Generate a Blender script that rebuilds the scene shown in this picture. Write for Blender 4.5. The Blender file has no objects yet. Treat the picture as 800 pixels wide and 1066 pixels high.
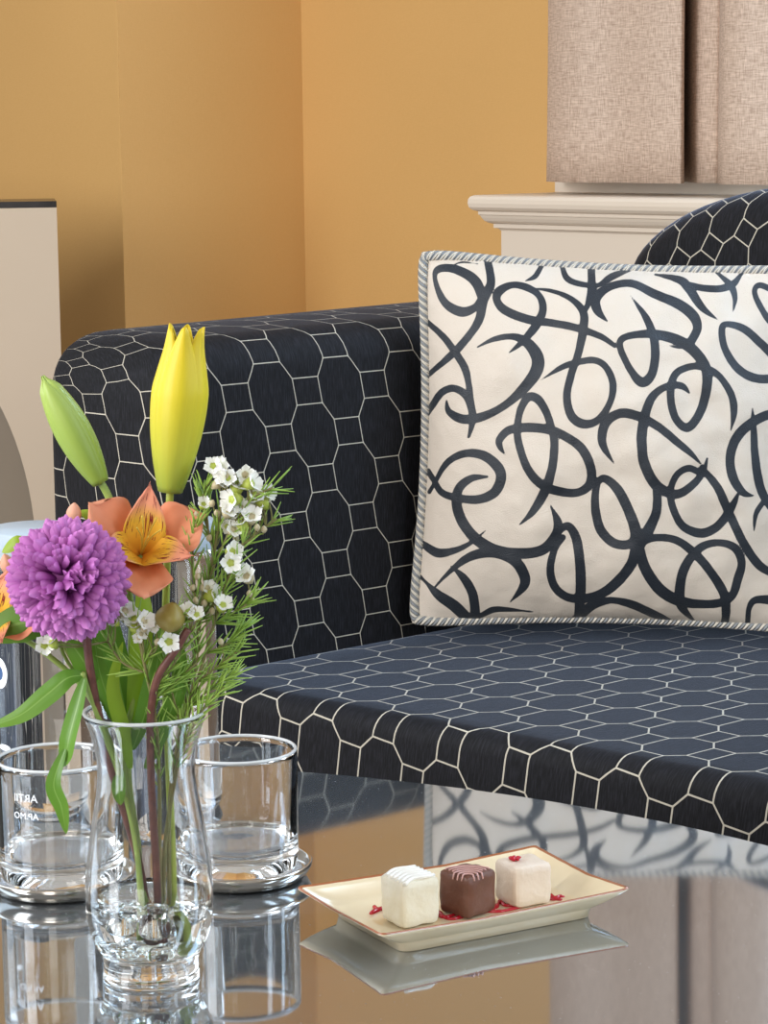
import bpy, math, random
import numpy as np
from mathutils import Vector, Matrix, noise
random.seed(7); np.random.seed(7)
PI = math.pi
C = bpy.context.scene.collection
SC = bpy.context.scene

# ---------------------------------------------------------------- camera, world, lights
F = 2600.0; P = math.radians(8.6); R = math.radians(0.65)
TZ = 0.45; CZ = TZ + 0.493
cam = bpy.data.objects.new('camera', bpy.data.cameras.new('camera')); C.objects.link(cam)
cam.location = (0, 0, CZ)
cam.data.sensor_fit = 'VERTICAL'; cam.data.sensor_height = 36.0; cam.data.lens = 36.0 * F / 1066.0
cam.data.clip_start = 0.05
cam.matrix_world = (Matrix.Translation((0, 0, CZ)) @ Matrix.Rotation(PI/2 - P, 4, 'X') @ Matrix.Rotation(-R, 4, 'Z'))
SC.camera = cam
SC.view_settings.view_transform = 'Standard'; SC.view_settings.look = 'None'
SC.view_settings.gamma = 1.0; SC.view_settings.use_curve_mapping = False
SC.view_settings.exposure = 0.0
SC.cycles.max_bounces = 16; SC.cycles.transmission_bounces = 14; SC.cycles.glossy_bounces = 6
SC.cycles.transparent_max_bounces = 12; SC.cycles.sample_clamp_indirect = 6.0

W = bpy.data.worlds.new('world'); SC.world = W; W.use_nodes = True
nt = W.node_tree; bg = nt.nodes['Background']
tc = nt.nodes.new('ShaderNodeTexCoord'); sp = nt.nodes.new('ShaderNodeSeparateXYZ'); rp = nt.nodes.new('ShaderNodeValToRGB')
nt.links.new(tc.outputs['Generated'], sp.inputs[0]); mm_ = nt.nodes.new('ShaderNodeMath'); mm_.operation = 'MULTIPLY_ADD'; mm_.inputs[1].default_value = .5; mm_.inputs[2].default_value = .5; nt.links.new(sp.outputs[2], mm_.inputs[0]); nt.links.new(mm_.outputs[0], rp.inputs[0]); nt.links.new(rp.outputs[0], bg.inputs[0])
rp.color_ramp.elements[0].position = 0.40; rp.color_ramp.elements[0].color = (.20, .15, .11, 1)
rp.color_ramp.elements[1].position = 0.56; rp.color_ramp.elements[1].color = (1, .93, .84, 1)
bg.inputs[1].default_value = 0.50

def area(name, loc, aim, sx, sy, power, col):
    l = bpy.data.lights.new(name, 'AREA'); l.shape = 'RECTANGLE'; l.size = sx; l.size_y = sy; l.energy = power; l.color = col
    o = bpy.data.objects.new(name, l); C.objects.link(o); o.location = loc
    o.rotation_euler = (Vector(aim) - Vector(loc)).to_track_quat('-Z', 'Y').to_euler(); return o
# tall window on the left behind the camera, a second one further along, and the one behind the sofa
area('area_light', (-2.4, 0.3, 1.6), (-.3, 3.6, 1.0), 1.0, 1.9, 105, (.97, .98, 1))
area('area_light', (-0.8, -1.8, 1.7), (0, 3, .8), 0.9, 1.8, 30, (1, .93, .84))
area('area_light', (1.50, 2.60, 1.65), (.35, 2.4, .4), 0.7, 1.3, 46, (.50, .72, 1))
area('area_light', (1.5, 0.7, 1.4), (-.2, 1.5, .5), 0.28, 1.8, 17, (.70, .86, 1))  # added narrow strip, not a known window: puts a blue-white streak in the glasses
area('area_light', (1.9, 1.7, 1.4), (-.2, 1.5, .5), 0.28, 1.8, 17, (.62, .82, 1))  # second added strip, again only for vertical streaks on the glassware
area('area_light', (-1.7, 2.1, 1.35), (-.2, 1.5, .5), 0.7, 1.6, 17, (.72, .86, 1))  # added side panel, brightens the left edges of bottles and tumblers

# ---------------------------------------------------------------- pixel helpers (photo frame 800 x 1066)
def ray(px, py):
    x = px - 400.0; y = 533.0 - py
    xc = x*math.cos(R) + y*math.sin(R); yc = -x*math.sin(R) + y*math.cos(R)
    return Vector((xc/F, math.cos(P) + yc/F*math.sin(P), -math.sin(P) + yc/F*math.cos(P)))
def atz(px, py, z):
    d = ray(px, py); return d*((z - CZ)/d.z) + Vector((0, 0, CZ))
def aty(px, py, Y):
    d = ray(px, py); return d*(Y/d.y) + Vector((0, 0, CZ))
def project(pts):
    p = np.asarray(pts) - np.array([0, 0, CZ])
    dep = p[:, 1]*math.cos(P) - p[:, 2]*math.sin(P)
    xc = p[:, 0]/dep*F; yc = (p[:, 1]*math.sin(P) + p[:, 2]*math.cos(P))/dep*F
    return np.stack([400 + xc*math.cos(R) - yc*math.sin(R), 533 - (xc*math.sin(R) + yc*math.cos(R))], 1)

# ---------------------------------------------------------------- object helpers
WL = {}
def wl(o): return WL.get(o.name, Vector((0, 0, 0)))
def tag(o, label=None, cat=None, group=None, kind=None):
    if label: o['label'] = label
    if cat: o['category'] = cat
    if group: o['group'] = group
    if kind: o['kind'] = kind
    return o
def thing(name, loc, label, cat, group=None):
    o = bpy.data.objects.new(name, None); C.objects.link(o); o.location = loc; o.empty_display_size = .02
    WL[o.name] = Vector(loc); return tag(o, label, cat, group)
class MB:
    def __init__(s): s.v = []; s.f = []; s.uv = []
    def face(s, idx, uv=None):
        s.f.append(tuple(idx)); s.uv.append(uv if uv else [(0, 0)]*len(idx))
    def build(s, name, m, parent=None, origin=None, smooth=True):
        me = bpy.data.meshes.new(name)
        wo = wl(parent) if parent else (Vector(origin) if origin is not None else Vector((0, 0, 0)))
        me.from_pydata([tuple(Vector(p) - wo) for p in s.v], [], s.f)
        ul = me.uv_layers.new(name='UVMap')
        flat = [c for fc in s.uv for p in fc for c in p]
        ul.data.foreach_set('uv', flat)
        me.polygons.foreach_set('use_smooth', [smooth]*len(s.f))
        me.materials.append(m); me.update()
        o = bpy.data.objects.new(name, me); C.objects.link(o)
        if parent: o.parent = parent
        else: o.location = wo
        WL[o.name] = wo
        return o
    def grid(s, pts, uvs=None, closed_u=False):
        # pts: rows x cols of points
        b = len(s.v); nr = len(pts); nc = len(pts[0])
        for r in pts: s.v.extend([tuple(p) for p in r])
        for i in range(nr-1):
            for j in range(nc if closed_u else nc-1):
                j2 = (j+1) % nc
                ids = (b+i*nc+j, b+i*nc+j2, b+(i+1)*nc+j2, b+(i+1)*nc+j)
                if uvs: u = [uvs[i][j], uvs[i][j2] if j2 else (uvs[i][j][0]+(uvs[i][j][0]-uvs[i][j-1][0]), uvs[i][j][1]), uvs[i+1][j2] if j2 else (uvs[i+1][j][0]+(uvs[i+1][j][0]-uvs[i+1][j-1][0]), uvs[i+1][j][1]), uvs[i+1][j]]
                else: u = [(j/nc, i/(nr-1)), ((j+1)/nc, i/(nr-1)), ((j+1)/nc, (i+1)/(nr-1)), (j/nc, (i+1)/(nr-1))]
                s.face(ids, u)
        return b
    def tube(s, pts, rad, n=10, cap=True):
        pts = [Vector(p) for p in pts]
        if not hasattr(rad, '__len__'): rad = [rad]*len(pts)
        t0 = (pts[1]-pts[0]).normalized(); nx = t0.orthogonal().normalized(); rows = []; L = 0; uvs = []
        for i, p in enumerate(pts):
            t = (pts[min(i+1, len(pts)-1)] - pts[max(i-1, 0)]).normalized()
            nx = (nx - t*nx.dot(t)).normalized(); ny = t.cross(nx)
            if i: L += (p-pts[i-1]).length
            rows.append([p + (nx*math.cos(a)+ny*math.sin(a))*rad[i] for a in [2*PI*k/n for k in range(n)]])
            uvs.append([(k/n, L) for k in range(n)])
        b = s.grid(rows, uvs, True)
        if cap:
            s.face([b+k for k in range(n)][::-1]); e = b+(len(pts)-1)*n; s.face([e+k for k in range(n)])
        return s
    def lathe(s, prof, c, n=64, close=False):
        rows = [[(c[0]+r*math.cos(2*PI*k/n), c[1]+r*math.sin(2*PI*k/n), c[2]+z) for k in range(n)] for r, z in prof]
        if close: rows.append(rows[0])
        s.grid(rows, None, True); return s
    def box(s, c, d, ax=None, r=0):
        # c centre, d half sizes, ax list of 3 axes
        ax = ax or (Vector((1, 0, 0)), Vector((0, 1, 0)), Vector((0, 0, 1))); c = Vector(c)
        b = len(s.v)
        for k in (-1, 1):
            for j in (-1, 1):
                for i in (-1, 1): s.v.append(tuple(c+ax[0]*d[0]*i+ax[1]*d[1]*j+ax[2]*d[2]*k))
        for q in ((0, 2, 3, 1), (4, 5, 7, 6), (0, 1, 5, 4), (2, 6, 7, 3), (0, 4, 6, 2), (1, 3, 7, 5)):
            s.face([b+i for i in q], [(0, 0), (1, 0), (1, 1), (0, 1)])
        return s
def spline(pts, n=8):
    P_ = [Vector(p) for p in pts]; out = []
    for i in range(len(P_)-1):
        p0 = P_[max(i-1, 0)]; p1 = P_[i]; p2 = P_[i+1]; p3 = P_[min(i+2, len(P_)-1)]
        for k in range(n):
            t = k/n
            out.append(.5*((2*p1) + (p2-p0)*t + (2*p0-5*p1+4*p2-p3)*t*t + (3*p1-p0-3*p2+p3)*t**3))
    out.append(P_[-1]); return out
def bevel(o, w, seg=3):
    m = o.modifiers.new('bevel', 'BEVEL'); m.width = w; m.segments = seg; m.limit_method = 'ANGLE'; m.angle_limit = math.radians(35); return o
def flatshade(o): o.data.polygons.foreach_set('use_smooth', [False]*len(o.data.polygons)); return o

# slab: outline polygon in a plane (axes ex, ey), thickness along ez, rolled edges; uv carries metres
def slab(outline, org, ex, ey, ez, th, r, bulge=0.0, both=True, sidebulge=0.0):
    m = MB(); n = len(outline); o2 = [Vector((p[0], p[1])) for p in outline]
    nor = []
    for i in range(n):
        t = (o2[(i+1) % n]-o2[i-1]); nor.append(Vector((t.y, -t.x)).normalized())
    cen = sum(o2, Vector((0, 0)))/n
    def P3(q, w): return org + ex*q.x + ey*q.y + ez*w
    rows = []; uvs = []
    K = 6
    inset = []
    for k in range(K+1):
        a = PI/2*k/K; inset.append((r*(1-math.sin(a)), r*(1-math.cos(a)), -r*PI/2 + r*a))
    S = 5
    # front cap rings
    first = [o2[i]-nor[i]*r for i in range(n)]
    for sc in (0.12, .3, .5, .7, .85, .94):
        q = [cen+(p-cen)*sc for p in first]
        rows.append([P3(p, bulge*(1-sc*sc)) for p in q]); uvs.append([(p.x, p.y) for p in q])
    for ins, dep, arc in inset:
        q = [o2[i]-nor[i]*ins for i in range(n)]
        rows.append([P3(p, -dep) for p in q])
        uvs.append([(first[i].x+nor[i].x*(arc+r*PI/2), first[i].y+nor[i].y*(arc+r*PI/2)) for i in range(n)])
    base = r*PI/2
    for k in range(1, S+1):
        d = (th-2*r)*k/S; bb = sidebulge*math.sin(PI*k/S)
        rows.append([P3(o2[i]+nor[i]*bb, -r-d) for i in range(n)])
        uvs.append([(first[i].x+nor[i].x*(base+d), first[i].y+nor[i].y*(base+d)) for i in range(n)])
    for k in range(1, K+1):
        a = PI/2*k/K
        q = [o2[i]-nor[i]*r*(1-math.cos(a)) for i in range(n)]
        d = base+th-2*r+r*a
        rows.append([P3(p, -(th-r)-r*math.sin(a)) for p in q])
        uvs.append([(first[i].x+nor[i].x*d, first[i].y+nor[i].y*d) for i in range(n)])
    b = len(m.v); nr = len(rows)
    for rr in rows: m.v.extend([tuple(p) for p in rr])
    for i in range(nr-1):
        for j in range(n):
            j2 = (j+1) % n
            m.face((b+i*n+j, b+(i+1)*n+j, b+(i+1)*n+j2, b+i*n+j2), [uvs[i][j], uvs[i+1][j], uvs[i+1][j2], uvs[i][j2]])
    m.face([b+j for j in range(n)], [uvs[0][j] for j in range(n)])
    e = b+(nr-1)*n
    m.face([e+j for j in range(n)][::-1], [uvs[-1][j] for j in range(n)][::-1])
    return m
def round_poly(pts, rads, seg=8, sub=.06):
    # ccw polygon with rounded corners, extra points along the edges
    out = []; n = len(pts)
    for i in range(n):
        p = Vector(pts[i]); a = Vector(pts[i-1]); c = Vector(pts[(i+1) % n]); r = rads[i]
        d1 = (a-p).normalized(); d2 = (c-p).normalized(); half = d1.angle(d2)/2
        t = r/math.tan(half); s = p+d1*t; e = p+d2*t
        for k in range(seg+1):
            u = k/seg; out.append((s*(1-u)**2 + p*2*u*(1-u) + e*u*u))
        nxt = Vector(pts[(i+1) % n]); rn = rads[(i+1) % n]
        d3 = (p-nxt).normalized(); d4 = (Vector(pts[(i+2) % n])-nxt).normalized(); tn = rn/math.tan(d3.angle(d4)/2)
        s2 = nxt+d3*tn; L = (s2-e).length; k = int(L/sub)
        for q in range(1, k): out.append(e.lerp(s2, q/k))
    return [(p.x, p.y) for p in out]

# ---------------------------------------------------------------- materials
def newmat(name):
    m = bpy.data.materials.new(name); m.use_nodes = True; n = m.node_tree
    return m, n, n.nodes['Principled BSDF']
def nd(n, t, **k):
    x = n.nodes.new(t)
    for a, b in k.items(): setattr(x, a, b)
    return x
def mth(n, op, a, b=None, c=None, clamp=False):
    x = nd(n, 'ShaderNodeMath', operation=op); x.use_clamp = clamp
    for i, v in enumerate((a, b, c)):
        if v is None: continue
        if isinstance(v, (int, float)): x.inputs[i].default_value = v
        else: n.links.new(v, x.inputs[i])
    return x.outputs[0]
def mix(n, f, a, b, bt='MIX'):
    x = nd(n, 'ShaderNodeMix', data_type='RGBA', blend_type=bt)
    if isinstance(f, (int, float)): x.inputs[0].default_value = f
    else: n.links.new(f, x.inputs[0])
    for i, v in ((6, a), (7, b)):
        if isinstance(v, tuple): x.inputs[i].default_value = (*v, 1)
        else: n.links.new(v, x.inputs[i])
    return x.outputs[2]
def coords(n, kind='Object', scale=(1, 1, 1), rot=(0, 0, 0)):
    t = nd(n, 'ShaderNodeTexCoord'); mp = nd(n, 'ShaderNodeMapping'); mp.inputs['Scale'].default_value = scale; mp.inputs['Rotation'].default_value = rot
    n.links.new(t.outputs[kind], mp.inputs[0]); return mp.outputs[0]
def noi(n, co, sc=5, det=3, ro=.5):
    x = nd(n, 'ShaderNodeTexNoise'); n.links.new(co, x.inputs['Vector'])
    x.inputs['Scale'].default_value = sc; x.inputs['Detail'].default_value = det; x.inputs['Roughness'].default_value = ro; return x.outputs[0]
def ramp(n, v, a, b, lo=.3, hi=.7):
    r = nd(n, 'ShaderNodeValToRGB'); n.links.new(v, r.inputs[0])
    r.color_ramp.elements[0].position = lo; r.color_ramp.elements[1].position = hi
    r.color_ramp.elements[0].color = (*a, 1); r.color_ramp.elements[1].color = (*b, 1); return r.outputs[0]
def bump(n, bs, h, st=.2, dist=.001):
    b = nd(n, 'ShaderNodeBump'); b.inputs['Strength'].default_value = st; b.inputs['Distance'].default_value = dist
    n.links.new(h, b.inputs['Height']); n.links.new(b.outputs[0], bs.inputs['Normal'])
def plain(name, a, b=None, rough=.5, sc=20, bs=0, **k):
    m, n, s = newmat(name); co = coords(n); v = noi(n, co, sc)
    n.links.new(ramp(n, v, a, b or tuple(min(1, c*1.12) for c in a)), s.inputs['Base Color'])
    s.inputs['Roughness'].default_value = rough
    for kk, vv in k.items(): s.inputs[kk.replace('_', ' ')].default_value = vv
    if bs: bump(n, s, noi(n, co, sc*6, 4), bs, .002)
    return m
def glass(name, col=(1, 1, 1), ior=1.45, rough=0.0):
    m, n, s = newmat(name); s.inputs['Base Color'].default_value = (*col, 1)
    s.inputs['Transmission Weight'].default_value = 1; s.inputs['IOR'].default_value = ior; s.inputs['Roughness'].default_value = rough
    return m, n, s

def fabric(name, du, dv, shear, off, hu=.37, hv=.30, lw=.00058, rot=0.0, sheen=.06):
    m, n, s = newmat(name)
    t = nd(n, 'ShaderNodeTexCoord'); sp = nd(n, 'ShaderNodeSeparateXYZ'); n.links.new(t.outputs['UV'], sp.inputs[0])
    X, Y = sp.outputs[0], sp.outputs[1]
    cr, sr = math.cos(rot), math.sin(rot)
    xr = mth(n, 'ADD', mth(n, 'MULTIPLY', X, cr), mth(n, 'MULTIPLY', Y, -sr))
    yr = mth(n, 'ADD', mth(n, 'MULTIPLY', X, sr), mth(n, 'MULTIPLY', Y, cr))
    xs = mth(n, 'ADD', xr, mth(n, 'MULTIPLY', yr, shear))
    u = mth(n, 'ADD', mth(n, 'MULTIPLY', xs, 1/du), off[0]); v = mth(n, 'ADD', mth(n, 'MULTIPLY', yr, 1/dv), off[1])
    a = mth(n, 'SUBTRACT', mth(n, 'FRACT', mth(n, 'MULTIPLY', mth(n, 'ADD', u, v), .5)), .5)
    b = mth(n, 'SUBTRACT', mth(n, 'FRACT', mth(n, 'MULTIPLY', mth(n, 'SUBTRACT', u, v), .5)), .5)
    x = mth(n, 'ABSOLUTE', mth(n, 'ADD', a, b)); y = mth(n, 'ABSOLUTE', mth(n, 'SUBTRACT', a, b))
    dx = mth(n, 'SUBTRACT', x, hu); dy = mth(n, 'SUBTRACT', y, hv)
    sx = mth(n, 'MULTIPLY', mth(n, 'ABSOLUTE', dx), du); sy = mth(n, 'MULTIPLY', mth(n, 'ABSOLUTE', dy), dv)
    gx = mth(n, 'GREATER_THAN', dx, 0.02); gy = mth(n, 'GREATER_THAN', dy, 0.02)
    d1 = mth(n, 'ADD', sx, gy); d2 = mth(n, 'ADD', sy, gx)
    ln = math.hypot((1-2*hv)*dv, (1-2*hu)*du)
    dd = mth(n, 'MULTIPLY', mth(n, 'ABSOLUTE', mth(n, 'SUBTRACT', mth(n, 'MULTIPLY', dx, (1-2*hv)), mth(n, 'MULTIPLY', dy, (1-2*hu)))), du*dv/ln)
    out = mth(n, 'MAXIMUM', mth(n, 'LESS_THAN', dx, 0), mth(n, 'LESS_THAN', dy, 0))
    d3 = mth(n, 'ADD', dd, out)
    d = mth(n, 'MINIMUM', mth(n, 'MINIMUM', d1, d2), d3)
    ln_ = mth(n, 'LESS_THAN', d, lw)
    co = coords(n, 'UV', (700, 60, 1)); w = noi(n, co, 1.0, 3, .6)
    co2 = coords(n, 'UV', (500, 500, 1)); w2 = noi(n, co2, 1.0, 2)
    base = ramp(n, w, (.0006, .0006, .0012), (.015, .0145, .020), .44, .70)
    base = mix(n, mth(n, 'MULTIPLY', w2, .25), base, (.006, .0065, .011))
    n.links.new(mix(n, ln_, base, (.50, .455, .37)), s.inputs['Base Color'])
    s.inputs['Roughness'].default_value = .75
    s.inputs['Specular IOR Level'].default_value = .3
    s.inputs['Sheen Weight'].default_value = sheen; s.inputs['Sheen Roughness'].default_value = .3
    s.inputs['Sheen Tint'].default_value = (.55, .7, 1, 1)
    bump(n, s, mth(n, 'ADD', w, mth(n, 'MULTIPLY', ln_, .8)), .5, .0008)
    return m
M = {}
M['fab_arm'] = fabric('fabric_arm', .0485, .0485, .18, (.3, .2))
M['fab_seat'] = fabric('fabric_seat', .0405, .054, 0, (.1, .35), hu=.33, hv=.35, lw=.0009, sheen=.24)
M['fab_back'] = fabric('fabric_back', .036, .040, 0, (.1, .0), rot=.5, lw=.0008, sheen=.32)

# painted wall with a fine woven paper texture
def wallmat():
    m, n, s = newmat('ochre_wallpaper')
    co = coords(n, 'Object', (1, 1, .12)); co2 = coords(n, 'Object', (.15, .15, 1))
    w = mth(n, 'ADD', noi(n, co, 900, 2), noi(n, co2, 900, 2)); big = noi(n, coords(n), 1.3, 2)
    c = ramp(n, big, (.63, .37, .125), (.69, .41, .145))
    n.links.new(mix(n, mth(n, 'MULTIPLY', mth(n, 'SUBTRACT', w, .8), .5, clamp=True), c, (.72, .45, .18)), s.inputs['Base Color'])
    s.inputs['Roughness'].default_value = .75; bump(n, s, w, .25, .0008); return m
M['wall'] = wallmat()
M['trim'] = plain('cream_painted_wood', (.70, .60, .49), (.74, .64, .53), .38, 3, 0)
M['surround'] = plain('beige_painted_panel', (.50, .39, .28), (.54, .42, .305), .6, 2)
M['taupe'] = plain('taupe_panel', (.23, .19, .14), (.26, .215, .165), .7, 4)
M['blackstone'] = plain('black_stone', (.012, .01, .01), (.03, .025, .025), .25, 30)
M['carpet'] = plain('brown_carpet', (.13, .08, .045), (.2, .13, .08), .95, 60, .5)
M['darkwood'] = plain('dark_wood', (.03, .015, .008), (.07, .035, .018), .35, 12)
M['steel'] = plain('brushed_steel', (.50, .47, .43), (.62, .59, .55), .16, 40, 0, Metallic=1.0)
M['frame'] = plain('white_window_frame', (.8, .78, .74), (.85, .83, .79), .4, 3)

def curtainmat():
    m, n, s = newmat('taupe_linen_curtain')
    a = noi(n, coords(n, 'UV', (1, .12, 1)), 520, 3, .6); b = noi(n, coords(n, 'UV', (.12, 1, 1)), 470, 3, .6)
    v = mth(n, 'MULTIPLY', mth(n, 'ADD', a, b), .5)
    n.links.new(ramp(n, v, (.40, .285, .215), (.70, .55, .44), .38, .62), s.inputs['Base Color'])
    s.inputs['Roughness'].default_value = .85; bump(n, s, v, .4, .001)
    return m
M['curtain'] = curtainmat()

def tablemat():
    m, n, s = newmat('mirror_glass_top')
    co = coords(n, 'Object', (1, 7, 1), (0, 0, .9)); v = noi(n, co, 90, 4, .7)
    co2 = coords(n, 'Object', (9, 1, 1), (0, 0, .35)); v2 = noi(n, co2, 70, 4, .7)
    dust = noi(n, coords(n), 420, 2); dm = mth(n, 'GREATER_THAN', dust, .735)
    sc = mth(n, 'MAXIMUM', mth(n, 'GREATER_THAN', v, .76), mth(n, 'GREATER_THAN', v2, .765))
    mk = mth(n, 'MULTIPLY', mth(n, 'MAXIMUM', sc, dm), .28)
    n.links.new(mix(n, mk, (.43, .46, .49), (.80, .84, .88)), s.inputs['Base Color'])
    s.inputs['Metallic'].default_value = .90
    n.links.new(mth(n, 'ADD', mth(n, 'MULTIPLY', mk, .9), .04), s.inputs['Roughness'])
    return m
M['mirror'] = tablemat()
M['glass'], _n, _s = glass('clear_glass', (.985, .995, 1), 1.45)
M['glassb'], _n, _s = glass('clear_thick_base_glass', (.97, .99, 1), 1.45)
co = coords(_n, 'Object', (1, 1, 1)); bump(_n, _s, noi(_n, co, 260, 2), .7, .0012)
M['water'], _n, _s = glass('water', (.99, 1, 1), 1.33)
M['plastic'], _n, _s = glass('clear_bottle', (.93, .96, 1), 1.36)
co = coords(_n, 'Object'); bump(_n, _s, noi(_n, co, 12, 1), .02, .002)
M['frost'], _n, _s = glass('frosted_blue_lid', (.55, .64, .72), 1.3, .4)
_s.inputs['Transmission Weight'].default_value = .35
M['print'] = plain('white_print', (.85, .88, .92), None, .5)
M['navyprint'] = plain('navy_print', (.03, .08, .2), None, .5)

# ---------------------------------------------------------------- room shell
S = TZ - 0.071                       # seat height
wdir = Vector((.66, -.75, 0)).normalized(); wn = Vector((-wdir.y, wdir.x, 0)) * -1   # window wall direction, its normal into the room
if wn.y > 0: wn = -wn
c3 = aty(316, 160, 4.4); c3 = Vector((c3.x, c3.y, 0))                 # inner corner of the bay
def wallseg(name, a, b, z0, z1, th, out, m=None, parent=None):
    mb = MB(); a = Vector(a); b = Vector(b); d = (b-a); L = d.length; d.normalize()
    c = (a+b)/2 + out*th/2; c.z = (z0+z1)/2
    mb.box(c, (L/2, th/2, (z1-z0)/2), (d, out, Vector((0, 0, 1))))
    return mb.build(name, m or M['wall'], parent, origin=(0, 0, 0), smooth=False)
H_ = 2.7
# outer corner of the chimney breast
q = None
for i in range(2000):
    t = i*.001; pnt = c3 + wn*t
    if project([(pnt.x, pnt.y, .85)])[0][0] < 127: q = pnt; break
c2 = q
fl = MB(); fl.box((0, 2, -.02), (5, 4.5, .02)); tag(fl.build('floor', M['carpet'], smooth=False), kind='structure')
# window wall with an opening to the right of the photo
tL, tR = 0.95, 2.15
segs = [(-.3, tL, 0, H_), (tL, tR, 0, .86), (tL, tR, 2.25, H_), (tR, 3.6, 0, H_)]
root = bpy.data.objects.new('wall_back', None); C.objects.link(root); tag(root, kind='structure')
for a_, b_, z0, z1 in segs: wallseg('wall_panel', c3+wdir*a_, c3+wdir*b_, z0, z1, .12, -wn, None, root)
tag(wallseg('wall_recess', c3, c2 , 0, H_, .12, Vector((-wdir.x, -wdir.y, 0)) , None), kind='structure')
tag(wallseg('wall_left', c2 - wdir*.005 + wdir*0, c2 - wdir*2.6, 0, H_, .12, -wn), kind='structure')
# window 1
wf = bpy.data.objects.new('window_1', None); C.objects.link(wf); tag(wf, kind='structure')
fm = MB(); U = Vector((0, 0, 1))
for (t0, t1, z0, z1) in ((tL, tL+.06, .86, 2.25), (tR-.06, tR, .86, 2.25), (tL, tR, .86, .92), (tL, tR, 2.19, 2.25), ((tL+tR)/2-.02, (tL+tR)/2+.02, .9, 2.2), (tL, tR, 1.5, 1.53)):
    fm.box(c3+wdir*(t0+t1)/2-wn*.08+U*(z0+z1)/2, ((t1-t0)/2, .03, (z1-z0)/2), (wdir, wn, U))
fm.build('window_frame', M['frame'], wf, smooth=False)
gm = MB(); gm.box(c3+wdir*(tL+tR)/2-wn*.085+U*1.55, ((tR-tL)/2, .003, .69), (wdir, wn, U)); gm.build('pane', M['glass'], wf, smooth=False)

# sill / ledge unit under the window : moulded top over a recessed body
SIL = atz(489, 199, 0)  # placeholder ray, replaced below
def on_wall(px, py, off):
    # point where the pixel ray meets the plane parallel to the window wall, off metres in front of it
    d = ray(px, py); o = Vector((0, 0, CZ)); p0 = c3 + wn*off; k = (p0-o).dot(wn)/d.dot(wn); return o + d*k
sp0 = on_wall(489, 203, .22); ztop = sp0.z
t0 = (sp0-c3).dot(wdir); t1 = t0+2.0
prof = [(0, .0), (.212, 0), (.219, -.002), (.223, -.006), (.224, -.012), (.222, -.018), (.216, -.022), (.206, -.0245), (.206, -.029), (.203, -.030), (.200, -.034), (.195, -.0385), (.188, -.0415), (.180, -.043), (.180, -.049), (.172, -.0500), (.166, -.054), (.160, -.057), (0, -.057)]
mb = MB(); rows = []
def mold(off, zz, inset): return c3 + wdir*(t0+inset) + wn*off + U*(ztop+zz), c3+wdir*t1+wn*off+U*(ztop+zz)
b0 = 0
prof = [(o_ if o_ < .1 else .224-(.224-o_)*.62, z_) for o_, z_ in prof]
left_in = []; 
for (o_, z_) in prof:
    ins = (.224-o_) if o_ > .1 else None
    left_in.append(ins)
li = [x for x in left_in]; li[0] = li[1]; li[-1] = li[-2]
rowsL = [c3+wdir*(t0+li[i])+wn*o_+U*(ztop+z_) for i, (o_, z_) in enumerate(prof)]
rowsR = [c3+wdir*t1+wn*o_+U*(ztop+z_) for (o_, z_) in prof]
rowsB = [c3+wdir*(t0+li[i])+wn*0.0+U*(ztop+z_) for i, (o_, z_) in enumerate(prof)]
mb.grid([rowsB, rowsL, rowsR]); 
ledge = bpy.data.objects.new('trim_1', None); C.objects.link(ledge); tag(ledge, kind='structure')
so = mb.build('sill_moulding', M['trim'], ledge, smooth=False)
bm_ = MB(); bi = .036
bm_.box(c3+wdir*(t0+bi+.95)+wn*.095+U*(ztop-.05)/2, (.95, .094, (ztop-.05)/2), (wdir, wn, U))
bm_.build('ledge_body', M['trim'], ledge, smooth=False)

cs = MB(); ta = (on_wall(578, 190, .03)-c3).dot(wdir)
cs.box(c3+wdir*(ta+.04)+wn*.012+U*(ztop+.7), (.04, .012, .7), (wdir, wn, U)); cs.box(c3+wdir*(ta+2.6)/2+wn*.015+U*(ztop+.05), ((2.6-ta)/2, .015, .05), (wdir, wn, U))
tag(cs.build('trim_2', M['trim'], smooth=False), kind='structure')
# curtain : folded sheet hanging just over the ledge
def curtain():
    m = MB(); zb = on_wall(640, 190, .13).z; zt = 2.45
    tf = lambda px_, of: ((on_wall(px_, 100, of)-c3).dot(wdir), of)
    k = [tf(577, .07), tf(574, .12), tf(598, .150), tf(640, .143), tf(680, .152), tf(704, .15), tf(713, .142), tf(714, .10), tf(707, .06), tf(711, .045), tf(718, .07), tf(726, .105), tf(742, .108), tf(752, .098), tf(754, .07), tf(750, .09), tf(752.5, .15), tf(760, .172), tf(782, .176), tf(815, .165), tf(840, .11), tf(842, .07), tf(860, .12), tf(900, .15)]
    pts = spline([(a, b, 0) for a, b in k], 6); rows = []; uvs = []
    arc = [0]
    for i in range(1, len(pts)): arc.append(arc[-1]+(pts[i]-pts[i-1]).length)
    for side in (0, 1):
        for j in range(25):
            z = zb+(zt-zb)*j/24; row = []
            for i, p in enumerate(pts):
                fl_ = .004*math.sin(z*5+p.x*9)
                pp = c3+wdir*(p.x + (-.012*(1-min(1, (z-zb)/.5)) if i < 12 else 0))+wn*(p.y+fl_)+U*z
                row.append(pp)
            rows.append(row); uvs.append([(a, z) for a in arc])
        break
    m.grid(rows, uvs)
    o = m.build('curtain', M['curtain'])
    s_ = o.modifiers.new('thick', 'SOLIDIFY'); s_.thickness = .003
    # hem seam is part of the cloth: a doubled lower band
    return tag(o, 'taupe linen curtain hanging in folds above the cream window ledge', 'curtain')
curtain()

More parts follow.
